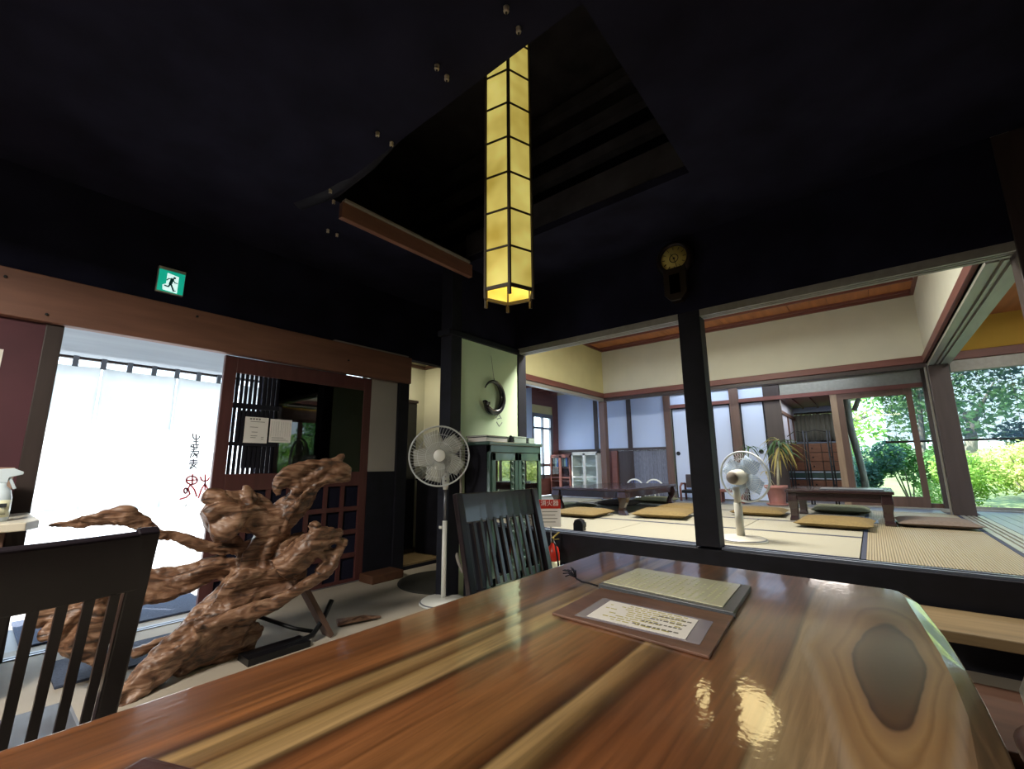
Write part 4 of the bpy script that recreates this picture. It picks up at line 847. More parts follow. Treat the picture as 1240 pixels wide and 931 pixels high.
limb(m, [(380, 660, -2.74, .07), (400, 676, -2.72, .05), (385, 694, -2.72, .04)], seed=11)
limb(m, [(320, 655, -2.95, .05), (290, 664, -2.98, .035), (250, 661, -3.0, .035), (215, 650, -3.0, .035), (188, 646, -2.98, .03), (150, 626, -2.96, .05), (115, 628, -2.96, .045), (80, 634, -2.98, .025), (56, 637, -3.0, .008)], seed=13, flat=.6, ridges=3)
limb(m, [(155, 632, -2.96, .035), (163, 622, -2.96, .025), (158, 616, -2.96, .008)], seed=14)
limb(m, [(300, 700, -3.0, .08), (262, 688, -3.02, .075), (222, 704, -3.04, .085), (180, 714, -3.05, .09), (140, 716, -3.05, .10), (110, 700, -3.05, .07), (78, 716, -3.05, .075), (52, 742, -3.05, .06), (42, 760, -3.05, .02)], seed=15)
limb(m, [(112, 718, -3.03, .09), (118, 748, -3.02, .11), (98, 770, -3.02, .08), (110, 792, -3.0, .05), (138, 812, -2.98, .03)], seed=16)
limb(m, [(150, 728, -3.03, .06), (140, 756, -3.02, .05), (120, 776, -3.0, .05)], seed=17)
limb(m, [(95, 730, -3.04, .07), (70, 758, -3.02, .05), (48, 772, -3.0, .02)], seed=18)
limb(m, [(262, 760, -2.95, .13), (285, 770, -2.95, .13), (310, 775, -2.95, .08)], seed=19)
limb(m, [(290, 740, -2.9, .10), (270, 765, -2.95, .14), (235, 790, -2.95, .12), (215, 815, -2.95, .09)], seed=20)
limb(m, [(262, 730, -2.98, .04), (230, 752, -3.0, .025), (205, 772, -3.0, .02), (160, 790, -3.0, .03)], seed=21)
limb(m, [(300, 690, -2.95, .05), (282, 650, -3.0, .012), (262, 700, -3.02, .02)], seed=22)
o = build('root_body', m, 'drift', dw)
rm = o.modifiers.new('merge', 'REMESH'); rm.mode = 'VOXEL'; rm.voxel_size = .0085; rm.use_smooth_shade = True
tx = bpy.data.textures.new('gnarl', 'CLOUDS'); tx.noise_scale = .16; tx.noise_depth = 1
ds = o.modifiers.new('gnarl', 'DISPLACE'); ds.texture = tx; ds.strength = .03; ds.mid_level = .5; ds.texture_coords = 'LOCAL'
tx2 = bpy.data.textures.new('ridges', 'MARBLE'); tx2.noise_scale = .07; tx2.turbulence = 9; tx2.marble_type = 'SHARP'
ds2 = o.modifiers.new('ridges', 'DISPLACE'); ds2.texture = tx2; ds2.strength = .010; ds2.mid_level = .5; ds2.texture_coords = 'LOCAL'
pa, pb = at(350, 722, 'x', -2.78), at(388, 776, 'x', -2.74)
pf = at(388, 776, 'z', .0)
build('support_board', MB().bar((-2.85, 1.43, .32), (-2.80, 1.60, .0), .03, .10, (1, 0, 0)), 'postbrown', dw, bevel=.004)
build('support_foot', MB().tube([(-2.92, 1.72, .02), (-2.85, 1.88, .025), (-2.8, 1.98, .015)], [.05, .04, .015], 8, flat=.4), 'drift', dw)
build('metal_bracket', MB().tube([(-2.83, 1.62, .20), (-2.80, 1.55, .10), (-2.78, 1.48, .04), (-2.76, 1.30, .02), (-2.80, 1.12, .02)], .016, 8).tube([(-3.0, 1.25, .16), (-2.9, 1.42, .07), (-2.8, 1.5, .05)], .012, 8).box(-2.86, -2.72, 1.10, 1.44, 0, .035), 'blackmetal', dw)

# ---- dark glass cabinet in front of the panel
CX0, CX1, CY0, CY1, CZ = -2.74, -2.45, 2.73, 3.46, 1.25
cb = thing('glass_cabinet', 'old dark cabinet with two glass doors reflecting the garden, under the round wall ornament', 'cabinet', (-2.6, 3.1, 0))
M['cabwood'] = mat('garden_lit_dark_cabinet', '#3d564c', .28, var=.12, coat=.5)  # dark wood with green garden light on the front put into its colour
build('cabinet_body', MB().box(CX0, CX1-.03, CY0, CY1, 0, .06).box(CX0, CX1-.03, CY0, CY0+.02, .06, CZ-.03).box(CX0, CX1-.03, CY1-.02, CY1, .06, CZ-.03).box(CX0, CX0+.01, CY0, CY1, .06, CZ-.03), 'black', cb)
build('cabinet_top', MB().box(CX0, CX1+.01, CY0-.015, CY1+.015, CZ-.03, CZ), 'cabwood', cb, bevel=.008)
build('front_frame', MB().box(CX1-.04, CX1, CY0, CY0+.017, 0, CZ-.03).box(CX1-.04, CX1, CY1-.017, CY1, 0, CZ-.03).box(CX1-.04, CX1, CY0, CY1, CZ-.09, CZ-.03).box(CX1-.04, CX1, CY0, CY1, 0, .10), 'cabwood', cb, bevel=.003)
for z in (.45, .80): build('shelf', MB().box(CX0+.01, CX1-.05, CY0+.02, CY1-.02, z, z+.018), 'black', cb)
mid = (CY0+CY1)/2
for k, (a, b) in enumerate(((CY0+.018, mid-.003), (mid+.003, CY1-.018))):
    m = MB().box(CX1-.012, CX1+.012, a, a+.045, .105, CZ-.095).box(CX1-.012, CX1+.012, b-.045, b, .105, CZ-.095).box(CX1-.012, CX1+.012, a, b, CZ-.16, CZ-.095).box(CX1-.012, CX1+.012, a, b, .105, .17)
    d = build('cabinet_door', m, 'cabwood', cb, bevel=.003)
    build('pane', MB().box(CX1-.002, CX1+.002, a+.045, b-.045, .17, CZ-.16), 'cabglass', d, )
    ys_ = b-.075 if k == 0 else a+.075   # carved vertical strip beside the meeting stiles
    m = MB().box(CX1+.0, CX1+.008, ys_-.020, ys_+.020, .17, CZ-.16)
    for i in range(16): m.lathe([(.018, 0), (.014, .008), (0, .010)], (CX1+.008, ys_, .20+i*.058), 8, (1, 0, 0))
    build('carved_strip', m, 'cabwood', d)
# things on the cabinet
def book(name, label, x0, x1, y0, y1, z0, h, mm, cat='book', grp=None, ang=0):
    t = thing(name, label, cat, ((x0+x1)/2, (y0+y1)/2, z0), R(ang), grp); w, l = (x1-x0)/2, (y1-y0)/2
    build('cover', MB().box(-w, w, -l, l, 0, .003).box(-w, w, -l, l, h-.003, h).box(-w, -w+.003, -l, l, 0, h), mm, t, local=True)
    build('pages', MB().box(-w+.003, w-.004, -l+.004, l-.004, .003, h-.003), 'paper', t, local=True); return t
M['bookgrey'] = mat('grey_book_cover', '#6b7270', .6); M['bookpale'] = mat('pale_green_box', '#9fb0a2', .6)
book('album', 'thick pale album lying at the left on top of the glass cabinet', -2.72, -2.50, 2.74, 3.03, CZ, .040, 'bookgrey')
book('magazine', 'dark magazine lying on top of the thick pale album', -2.73, -2.50, 2.73, 3.02, CZ+.041, .012, 'blackmetal', ang=3)
pbx = thing('paper_box', 'pale flat box in the middle of the cabinet top', 'box', (-2.55, 3.12, CZ))
build('box_body', MB().box(-2.64, -2.47, 3.08, 3.26, CZ, CZ+.045), 'bookpale', pbx, bevel=.003); build('lid', MB().box(-2.643, -2.467, 3.077, 3.263, CZ+.046, CZ+.058), 'bookpale', pbx, bevel=.003)
pbx = thing('tissue_box', 'pale box at the right end of the cabinet top', 'box', (-2.55, 3.38, CZ))
build('box_body', MB().box(-2.63, -2.50, 3.34, 3.44, CZ, CZ+.05), 'bookpale', pbx, bevel=.003); build('lid', MB().box(-2.625, -2.505, 3.36, 3.42, CZ+.05, CZ+.056), 'bookgrey', pbx)
fg = thing('figurine', 'small black carved figure on the cabinet top between album and pale box', 'figurine', (-2.49, 3.055, CZ))
build('figure_body', MB().lathe([(.022, 0), (.024, .01), (.015, .025), (.019, .038), (.010, .05), (.013, .058), (0, .068)], (0, 0, 0), 12), 'black', fg, local=True)
build('plinth', MB().box(-.025, .025, -.02, .02, 0, .008), 'black', fg, local=True)
fg = thing('figurine', 'small black knob-topped figure between the two pale boxes on the cabinet', 'figurine', (-2.50, 3.30, CZ))
build('figure_body', MB().lathe([(.018, 0), (.02, .01), (.012, .02), (.016, .032), (.008, .042), (.012, .05), (0, .058)], (0, 0, 0), 12), 'black', fg, local=True)
build('plinth', MB().box(-.02, .02, -.02, .02, 0, .008), 'black', fg, local=True)
# round ornament hung on the panel
ORX, OY, OZ = -2.715, 3.075, 1.69
orn = thing('wall_ornament', 'black carved wooden crescent ring hanging on the pale green wall', 'ornament', (ORX, OY, OZ-.155))
m = MB(); pts = []; rs = []
for i in range(33):
    a = R(150-300*i/32); u = i/32
    pts.append((ORX, OY-.135*math.cos(PI-a)*1.0, OZ+.148*math.sin(a))); rs.append(.006+.028*math.sin(min(1, u*1.15)*PI*.62)**1.1 if u < .93 else .030-(u-.93)*.25)
m.tube(pts, rs, 12, flat=1.0)
build('carved_ring', m, 'blackgloss', orn)
e = Vector(pts[-1]); build('animal_head', MB().tube([e+Vector((0, .03, -.012)), e+Vector((.004, .01, .004)), e+Vector((.004, -.01, .016)), e+Vector((0, -.028, .020))], [.022, .026, .02, .006], 10).tube([e+Vector((.0, .055, -.005)), e+Vector((.004, .06, .022))], [.012, .004], 8), 'blackgloss', orn)
build('hanging_wire', MB().tube([(ORX, OY+.01, OZ+.165), (-2.745, OY-.0, 2.10)], .0015, 5).tube([(ORX, OY+.01, OZ+.14), (ORX, OY+.01, OZ+.18)], .004, 6), 'blackmetal', orn)
m = MB()
for k, (a, b, c, d) in enumerate(((3.15, 1.50, 3.18, 1.53), (3.19, 1.54, 3.23, 1.50), (3.16, 1.46, 3.20, 1.42), (3.21, 1.43, 3.24, 1.46), (3.17, 1.49, 3.21, 1.50))): m.prism(seg_poly((a, b), (c, d), .008), -2.7495, -2.748, 'x')
tag(build('wall_sticker', m, 'bookgrey'), 'small faint grey diamond mark on the pale green wall below the ring', 'sticker')

# ---- electric fans
def fan(name, label, loc, hub, face, RR, rear_view=False, group='white stand fans', poles=None, motor_mat='white'):
    """loc floor point, hub centre of the guard, face = unit direction the fan blows"""
    t = thing(name, label, 'fan', loc, 0, group); L = Vector(loc); H = Vector(hub)-L; F_ = Vector(face).normalized()
    q = Vector((0, 0, 1)).rotation_difference(F_)
    bz = Vector((H.x, H.y, 0))-F_*.10; bz.z = 0; bz = Vector((0, 0, 0))
    build('fan_base', MB().lathe([(.02, .040), (.10, .036), (.165, .026), (.185, .010), (.187, 0)][::-1], (0, 0, 0), 36), 'white' if not rear_view else 'offwhite', t, local=True)
    build('base_trim', MB().torus((0, 0, .014), .176, .006, n=36), 'graymetal', t, local=True)
    top = H-F_*.10; mm = 'white' if not rear_view else 'offwhite'
    zp = H.z-.25 if not rear_view else H.z-.08
    build('pole', MB().tube([(0, 0, .03), (0, 0, zp*.70)], .019 if not rear_view else .030, 14), mm, t, local=True)
    build('inner_pole', MB().tube([(0, 0, zp*.70), (0, 0, zp)], .012 if not rear_view else .026, 12), 'graymetal' if not rear_view else mm, t, local=True)
    if not rear_view:
        build('height_knob', MB().tube([(-.018, -.01, zp*.64), (-.040, -.022, zp*.64)], .012, 10), 'white', t, local=True)
        m = MB().tube([(0, 0, zp-.02), (0, 0, zp+.03), (.0, 0, zp+.12), (top.x*.6, top.y*.6, H.z-.06), (top.x, top.y, H.z)], [.018, .028, .034, .028, .024], 14)
        build('control_panel', m, 'white', t, local=True)
        m = MB()
        for i in range(4): m.lathe([(.007, 0), (.007, .004), (0, .004)], Vector((0, 0, zp+.05+i*.035))+F_*.032, 10, F_)
        build('buttons', m, 'graymetal', t, local=True)
    build('motor_housing', MB().lathe([(.030, -.185), (.052, -.175), (.060, -.13), (.062, -.07), (.050, -.045)], H, 22, F_), mm, t, local=True)
    if rear_view: build('motor_cap', MB().lathe([(0, -.192), (.045, -.188), (.050, -.176)], H, 22, F_), 'graycap', t, local=True)
    for k in range(5 if not rear_view else 4):
        a = 2*PI*k/(5 if not rear_view else 4)+.3; m = MB(); n1 = 7
        for i in range(n1):
            r_ = .045+(RR-.07)*i/(n1-1); wd = (.04+.085*math.sin(min(1, i/(n1-1)+.15)*PI*.75)); 
            for s_ in (-1, 1):
                b = a+s_*wd/max(r_, .06)*.62
                m.v.append(H+q @ Vector((math.cos(b)*r_, math.sin(b)*r_, -.01+s_*.016)))
        for i in range(n1-1): m.f.append((i*2, i*2+1, i*2+3, i*2+2)); m.sm.append(True)
        bl = build('blade', m, 'bladeclear' if not rear_view else 'bladeblue', t, local=True); so = bl.modifiers.new('thickness', 'SOLIDIFY'); so.thickness = .002
    build('hub', MB().lathe([(.042, -.035), (.042, .01), (.03, .022), (0, .026)], H, 20, F_), mm, t, local=True)
    for nm, s_ in (('front_guard', 1), ('rear_guard', -1)):
        m = MB(); m.torus(H+F_*(.006*s_), RR, .0065, F_, 48, 6)
        for r_ in (RR*.45, RR*.72): m.torus(H+F_*(s_*.055*(1-(r_/RR)**3)), r_, .0012, F_, 40, 4)
        nw = 56
        for i in range(nw):
            a = 2*PI*i/nw; pts = []
            for u in (.22, .5, .75, .9, 1): pts.append(H+q @ Vector((math.cos(a+.25*(1-u))*RR*u, math.sin(a+.25*(1-u))*RR*u, s_*.055*(1-u**3)+.002*s_)))
            m.tube(pts, .0012, 3, cap=False)
        build(nm, m, 'guardwire', t, local=True)
    build('badge', MB().lathe([(.048, .052), (.048, .060), (.040, .066), (0, .068)], H, 24, F_), 'white' if not rear_view else 'offwhite', t, local=True)
    return t
M['guardwire'] = mat('pale_guard_wire', '#c4c8c8', .35, var=.02); M['graycap'] = mat('taupe_motor_cap', '#7b6f62', .5); M['bladeblue'] = m_milky('pale_blue_blade', '#b4c8de', .6)
fan('stand_fan', 'tall white stand fan facing the camera, beside the glass cabinet', (-2.73, 2.50, 0), (-2.70, 2.40, 1.13), (2.70, -2.40, .05), .238)
fan('stand_fan', 'cream stand fan seen from behind on the tatami, beside the centre post', (-.87, 3.93, TZ), (-.83, 4.06, .945), (.30, .955, .04), .202, rear_view=True)

# ---- fire extinguisher, its sign, small holder on the sill
fx = thing('fire_extinguisher', 'small red fire extinguisher below the sill, behind the far chair', 'extinguisher', (-2.24, 3.32, 0))
build('tank', MB().lathe([(.050, 0), (.055, .01), (.055, .30), (.045, .345), (.022, .37), (.02, .385)], (0, 0, 0), 20), 'red', fx, local=True)
build('valve', MB().lathe([(.014, .385), (.014, .42), (.01, .43)], (0, 0, 0), 10), 'brass', fx, local=True)
build('handle', MB().bar((-.0, -.01, .425), (.0, .10, .46), .016, .006).bar((0, -.01, .41), (0, .09, .405), .016, .006), 'brass', fx, local=True)
build('hose', MB().tube([(0, -.01, .415), (.05, -.04, .38), (.065, -.03, .25), (.062, 0, .14)], .009, 8), 'blackmetal', fx, local=True)
build('tank_label', MB().lathe([(.0555, .10), (.0555, .24)], (0, 0, 0), 20), 'creampaper', fx, local=True)
sg = thing('extinguisher_sign', 'white sign with a red header standing over the fire extinguisher', 'sign', (-2.33, 3.40, 0))
build('post', MB().tube([(-2.33, 3.425, 0), (-2.33, 3.425, .60)], .006, 8), 'graymetal', sg)
SGM = Matrix.Translation((-2.33, 3.412, 0)) @ Matrix.Rotation(R(38), 4, 'Z')
def sgm(mb): return xf(mb, SGM)
build('plate', sgm(MB().box(-.10, .10, 0, .004, .50, .74)), 'paper', sg)
build('header', sgm(MB().box(-.10, .10, -.002, 0, .66, .74)), 'red', sg, label='red header')
text('writing', '消火器', .056, SGM @ Matrix.Translation((0, -.003, .705)) @ Matrix.Rotation(R(90), 4, 'X'), 'paper', sg)
m = MB()
for i in range(4): m.box(-.07, .07-.02*(i % 2), -.0015, 0, .63-i*.03, .636-i*.03)
build('print', sgm(m), 'ink', sg)
hd = thing('incense_holder', 'small black round-topped holder on the edge of the tatami room', 'holder', (-2.17, 3.66, TZ))
build('holder_body', MB().prism([(-.05, 0), (.05, 0), (.05, .06), (.035, .092), (0, .105), (-.035, .092), (-.05, .06)], -.03, .03, 'y'), 'blackmetal', hd, local=True, bevel=.004)
build('handle', MB().tube([(.05, 0, .03), (.068, 0, .04), (.068, 0, .075), (.05, 0, .08)], .003, 6), 'blackmetal', hd, local=True)
# ---- bentwood stick leaning on the cabinet, floor mat, wooden block
m = MB(); pts = [(556, 612), (550, 622), (548, 640), (550, 660), (555, 680), (560, 693)]
m.tube([at(a, b, 'y', 2.64) for a, b in pts], [.010, .016, .018, .018, .017, .014], 8, flat=.6)
tag(build('bent_stick', m, 'grayplaster'), 'pale curved wooden stick standing between the fan and the cabinet', 'stick')
m = MB(); m.tube([at(557, 522, 'y', 2.66), at(559, 660, 'y', 2.66)], .010, 8)
tag(build('thin_pole', m, 'grayplaster'), 'thin beige pole standing against the cabinet side behind the fan', 'pole')
tag(build('round_mat', MB().lathe([(.43, 0), (.43, .008), (.40, .014), (0, .014)], (-3.20, 2.95, .0), 40), 'matblack'), 'round dark rubber mat on the floor before the corridor', 'mat')
tag(build('wood_block', MB().box(-3.83, -3.62, 2.45, 2.80, 0, .075), 'stepdark', bevel=.01), 'low wooden block at the foot of the black post', 'block')
m = MB().box(-4.75, -4.05, .35, 1.35, 0, .014); tag(build('door_mat', m, 'doormat', bevel=.004), 'dark grey entrance mat beyond the door track', 'mat')
m = MB().box(-3.62, -3.20, .42, 1.0, 0, .014); tag(build('door_mat', m, 'doormat', bevel=.004), 'dark grey floor mat under the driftwood, inside the entrance', 'mat')
struct('trim_47', MB().box(DX-.05, DX-.03, .28, 2.5, 0, .006).box(DX-.01, DX+.01, .28, 2.5, 0, .006), 'graymetal', label='door track on the floor')
# ---- dark furniture in the corridor
cbn = thing('dark_wardrobe', 'tall dark wardrobe against the cream corridor wall', 'wardrobe', (-4.44, 3.4, .05))
build('wardrobe_body', MB().box(-4.59, -4.33, 3.05, 3.46, .06, 1.82), 'postdark', cbn); build('wardrobe_top', MB().box(-4.595, -4.31, 3.03, 3.47, 1.82, 1.85), 'postdark', cbn)
build('wardrobe_door', MB().box(-4.33, -4.312, 3.06, 3.45, .10, 1.80), 'blackgloss', cbn)
cbn = thing('low_dark_cabinet', 'low dark cabinet at the end of the corridor behind the fan', 'cabinet', (-3.7, 3.62, .05))
build('cabinet_body', MB().box(-4.32, -3.16, 3.49, 3.79, .06, .88), 'black', cbn); build('cabinet_top', MB().box(-4.33, -3.15, 3.475, 3.79, .88, .90), 'black', cbn)
for k in range(2): build('cabinet_door', MB().box(-4.30+k*.56, -3.76+k*.56, 3.475, 3.489, .10, .86), 'black', cbn)
# ---- chair at the right edge, paper on the floor
st = thing('wooden_stool', 'round brown wooden stool just inside the right edge, below the steps', 'stool', (.42, 1.72, 0))
M['stoolwood'] = mat('orange_brown_stool_wood', '#8a5530', .4, var=.15, scale=6)
build('seat', MB().lathe([(.19, 0), (.225, .02), (.23, .05), (.21, .07), (0, .072)], (0, 0, .32), 36), 'stoolwood', st, local=True)
for k in range(4): a = PI/4+k*PI/2; build('leg', MB().tube([(.19*math.cos(a), .19*math.sin(a), 0), (.13*math.cos(a), .13*math.sin(a), .325)], [.014, .018], 8), 'stoolwood', st, local=True)
tag(build('cloth_bag', MB().lathe([(.05, 0), (.085, .03), (.09, .07), (.07, .12), (.03, .15), (0, .155)], (.315, 1.80, .392), 20), 'white'), 'small rounded white bag on the wooden stool at the right edge', 'bag')

# ================================================================ THINGS IN THE TATAMI ROOM
def low_table(name, label, x0, x1, y0, y1, h, style):
    t = thing(name, label, 'table', ((x0+x1)/2, (y0+y1)/2, TZ)); z = TZ
    build('tabletop', MB().box(x0, x1, y0, y1, z+h-.03, z+h), 'lowtable', t, bevel=.006)
    build('apron', MB().box(x0+.03, x1-.03, y0+.03, y0+.05, z+h-.11, z+h-.03).box(x0+.03, x1-.03, y1-.05, y1-.03, z+h-.11, z+h-.03).box(x0+.03, x0+.05, y0+.05, y1-.05, z+h-.11, z+h-.03).box(x1-.05, x1-.03, y0+.05, y1-.05, z+h-.11, z+h-.03), 'lowtable', t, bevel=.003)
    for sx_, x in ((-1, x0+.06), (1, x1-.06)):
        for sy_, y in ((-1, y0+.06), (1, y1-.06)):
            if style == 'cabriole':
                prof = [(.00, h-.03, .050), (.012, h-.10, .058), (.004, h-.16, .042), (-.026, h-.22, .034), (-.030, .05, .036), (-.012, .02, .046), (.0, .0, .046)]
            else: prof = [(.0, h-.03, .042), (.0, h-.12, .046), (-.004, h-.20, .036), (-.004, .05, .036), (0, .02, .042), (0, 0, .042)]
            m = MB(); k0 = 0
            for off, zz, w in prof:
                cx, cy = x+sx_*off, y+sy_*off*.6
                m.v += [Vector((cx+i*w, cy+j*w, z+zz)) for i, j in ((-1, -1), (1, -1), (1, 1), (-1, 1))]
            for i in range(len(prof)-1):
                for j in range(4): m.f.append((i*4+j, i*4+(j+1) % 4, i*4+4+(j+1) % 4, i*4+4+j)); m.sm.append(False)
            m.f += [(0, 1, 2, 3), tuple(4*(len(prof)-1)+k for k in (3, 2, 1, 0))]; m.sm += [False]*2
            build('leg', m, 'lowtable', t, bevel=.006)
    return t
low_table('low_table', 'long dark low table with curved legs on the left of the tatami room', -3.36, -2.31, 4.98, 6.75, .305, 'cabriole')
low_table('low_table', 'dark low table with straight legs before the garden doors', -.76, .13, 5.55, 6.45, .32, 'plain')
def zabuton(cx, cy, s, h, rz, mm, label, z=TZ+.0016, sy=None):
    t = thing('floor_cushion', label, 'cushion', (cx, cy, z), R(rz), 'floor cushions on the tatami'); m = MB(); n = 12; sy = sy or s
    for side in (1, -1):
        for j in range(n+1):
            for i in range(n+1):
                u, v = -1+2*i/n, -1+2*j/n; e = (1-abs(u)**4)*(1-abs(v)**4); k = math.exp(-((u*u+v*v)/.03))
                hh = h/2*(e**.45 if e > 0 else 0)*(1-.45*k)
                m.v.append(Vector((u*s/2*(1-.05*(1-v*v)), v*sy/2*(1-.05*(1-u*u)), h/2+side*hh)))
    o_ = (n+1)**2
    for s_ in (0, 1):
        for j in range(n):
            for i in range(n): a = s_*o_+j*(n+1)+i; m.f.append((a, a+1, a+n+2, a+n+1) if s_ == 0 else (a, a+n+1, a+n+2, a+1)); m.sm.append(True)
    build('cover', m, mm, t, local=True)
    build('centre_tuft', MB().bar((-.018, 0, h*.78), (.018, 0, h*.78), .006, .012).bar((0, -.018, h*.78), (0, .018, h*.78), .006, .012), mm, t, local=True); return t
zabuton(-2.74, 4.72, .56, .085, 2, 'zabuton', 'ochre floor cushion at the near end of the long low table')
zabuton(-3.30, 5.35, .55, .075, -4, 'zabutong', 'grey green floor cushion behind the front left leg of the long low table')
zabuton(-3.00, 6.2, .55, .075, 3, 'zabutond', 'darker floor cushion under the left side of the long low table')
zabuton(-1.93, 5.15, .60, .090, 8, 'zabuton', 'large ochre floor cushion right of the long low table, nearest the centre post')
zabuton(-1.95, 5.95, .58, .085, -3, 'zabuton', 'ochre floor cushion behind the large one, right of the long low table')
zabuton(-2.75, 7.02, .56, .085, 0, 'zabutong', 'floor cushion beyond the far end of the long low table')
zabuton(-1.10, 6.02, .56, .080, 2, 'zabuton', 'ochre floor cushion at the left side of the straight-legged low table')
zabuton(-.34, 5.30, .60, .085, -2, 'zabuton', 'ochre floor cushion in front of the straight-legged low table')
zabuton(-.36, 6.78, .58, .085, 1, 'zabutong', 'green grey floor cushion beyond the straight-legged low table')
zabuton(.40, 5.86, .58, .070, 3, 'zabutond', 'brown grey floor cushion at the right side of the low table, nearest the garden')
rg = tag(build('table_runner', MB().box(-.60, -.02, 5.72, 6.05, TZ+.0016, TZ+.010), mat('pale_blue_mat', '#aebdd8', .5)), 'pale blue mat on the tatami under the straight-legged low table', 'mat')
tr = tag(build('flat_tray', MB().box(-.46, .06, 5.66, 5.95, TZ+.3205, TZ+.333), 'menugrey', bevel=.004), 'flat grey board lying on the straight-legged low table', 'board')
# white bow-back chairs beyond the long table
def bow_chair(x, y, label):
    t = thing('bow_back_chair', label, 'chair', (x, y, TZ), 0, 'white bow-back chairs')
    m = MB().tube([(.15*math.cos(R(a)), .12, .20+.13*math.sin(R(a))) for a in range(0, 181, 15)], .014, 8)
    build('backrest', m, 'white', t, local=True)
    build('seat', MB().lathe([(.15, 0), (.17, .012), (.16, .03), (0, .032)], (0, 0, .17), 24), 'white', t, local=True)
    for k in range(4): a = PI/4+k*PI/2; build('leg', MB().tube([(.13*math.cos(a), .13*math.sin(a), 0), (.11*math.cos(a), .11*math.sin(a), .175)], .009, 6), 'white', t, local=True)
    for k in range(5): build('spindle', MB().tube([(-.09+.045*k, .115, .195), (-.09+.045*k, .12, .20+.125*math.sqrt(1-((-.09+.045*k)/.15)**2))], .005, 5), 'cyan', t, local=True)
bow_chair(-3.36, 7.52, 'white bow-back low chair beyond the long table, beside the corner post')
bow_chair(-3.00, 7.52, 'white bow-back low chair beyond the long table, before the reed panel')
# small armchair and side pieces on the veranda
ac = thing('small_armchair', 'small brown armchair with dark seat before the left white sliding door', 'chair', (-2.36, 7.72, TZ))
for s_ in (-1, 1):
    build('arm', MB().tube([(s_*.17, -.14, 0), (s_*.17, -.15, .22), (s_*.17, -.08, .27), (s_*.17, .10, .27), (s_*.17, .12, .0)], .018, 8), 'nageshi', ac, local=True)
build('seat', MB().box(-.16, .16, -.13, .12, .12, .17), 'blackmetal', ac, local=True, bevel=.01)
build('backrest', MB().box(-.15, .15, .09, .13, .2, .42), 'postdark', ac, local=True, bevel=.01)
bs = thing('low_stool', 'low brown stool on the veranda seen through the cream fan', 'stool', (-1.75, 7.6, TZ))
build('seat', MB().box(-.2, .2, -.12, .12, .16, .20), 'nageshi', bs, local=True, bevel=.006)
for x in (-.16, .16):
    for y in (-.09, .09): build('leg', MB().box(x-.025, x+.025, y-.02, y+.02, 0, .16), 'nageshi', bs, local=True)
# ---- potted plant
pp = thing('potted_plant', 'leafy cane plant in a pink clay pot on the veranda, partly yellowed', 'plant', (-1.13, 7.50, TZ-.005))
build('pot', MB().lathe([(.095, 0), (.10, .01), (.128, .24), (.15, .245), (.152, .285), (.135, .285), (.125, .24), (0, .24)], (0, 0, 0), 28), 'terracotta', pp, local=True)
build('saucer', MB().lathe([(.12, -.0), (.15, .025), (.145, .027), (.11, .008)], (0, 0, 0), 28), 'terracotta', pp, local=True)
rnd = random.Random(11)
canes = [((.03, 0, .24), (.06, .0, .62), (.11, .0, .88)), ((-.05, .02, .24), (-.08, .02, .36), (-.10, .02, .48)), ((.0, .03, .24), (-.14, .03, .55), (-.30, .03, .85))]
for i, c in enumerate(canes): build('stem', MB().tube(c, (.020, .016, .010) if i < 2 else (.006, .005, .004), 8), 'stem', pp, local=True)
def leaf(root, d, L, droop, w, mm, par, local=True):
    m = MB(); n = 7; p = Vector(root); d = Vector(d).normalized(); s_ = d.cross(Vector((0, 0, 1))); s_ = s_.normalized() if s_.length > .01 else Vector((1, 0, 0))
    for i in range(n+1):
        u = i/n; q = p+d*L*u+Vector((0, 0, -droop*u*u)); ww = w*math.sin(PI*min(.98, .12+u*.86))
        m.v += [q-s_*ww+Vector((0, 0, ww*.3)), q, q+s_*ww+Vector((0, 0, ww*.3))]
    for i in range(n):
        for j in (0, 1): a = i*3+j; m.f.append((a, a+1, a+4, a+3)); m.sm.append(True)
    o = build('leaf', m, mm, par, local=local); return o
for k in range(34):
    an = k*2.4; up = rnd.uniform(-.1, 1.2); leaf((.11, 0, .86+rnd.uniform(-.08, .06)), (math.cos(an), math.sin(an), up), rnd.uniform(.28, .42), rnd.uniform(.18, .5), .016, 'leafplant' if k % 3 else 'leafyellow', pp)
for k in range(16):
    an = k*2.4; leaf((.09+rnd.uniform(-.02, .02), 0, rnd.uniform(.62, .82)), (math.cos(an), math.sin(an), .2), rnd.uniform(.12, .22), rnd.uniform(.15, .3), .012, 'leafyellow', pp)
for k in range(12):
    an = k*2.4; leaf((-.30, .03, .85-rnd.uniform(0, .03)), (math.cos(an), math.sin(an), rnd.uniform(.2, 1)), rnd.uniform(.2, .36), rnd.uniform(.1, .4), .011, 'leafplant', pp)
for k in range(8):
    an = k*2.4; leaf((-.10, .02, .48), (math.cos(an), math.sin(an), .3), .15, .1, .01, 'leafyellow', pp)
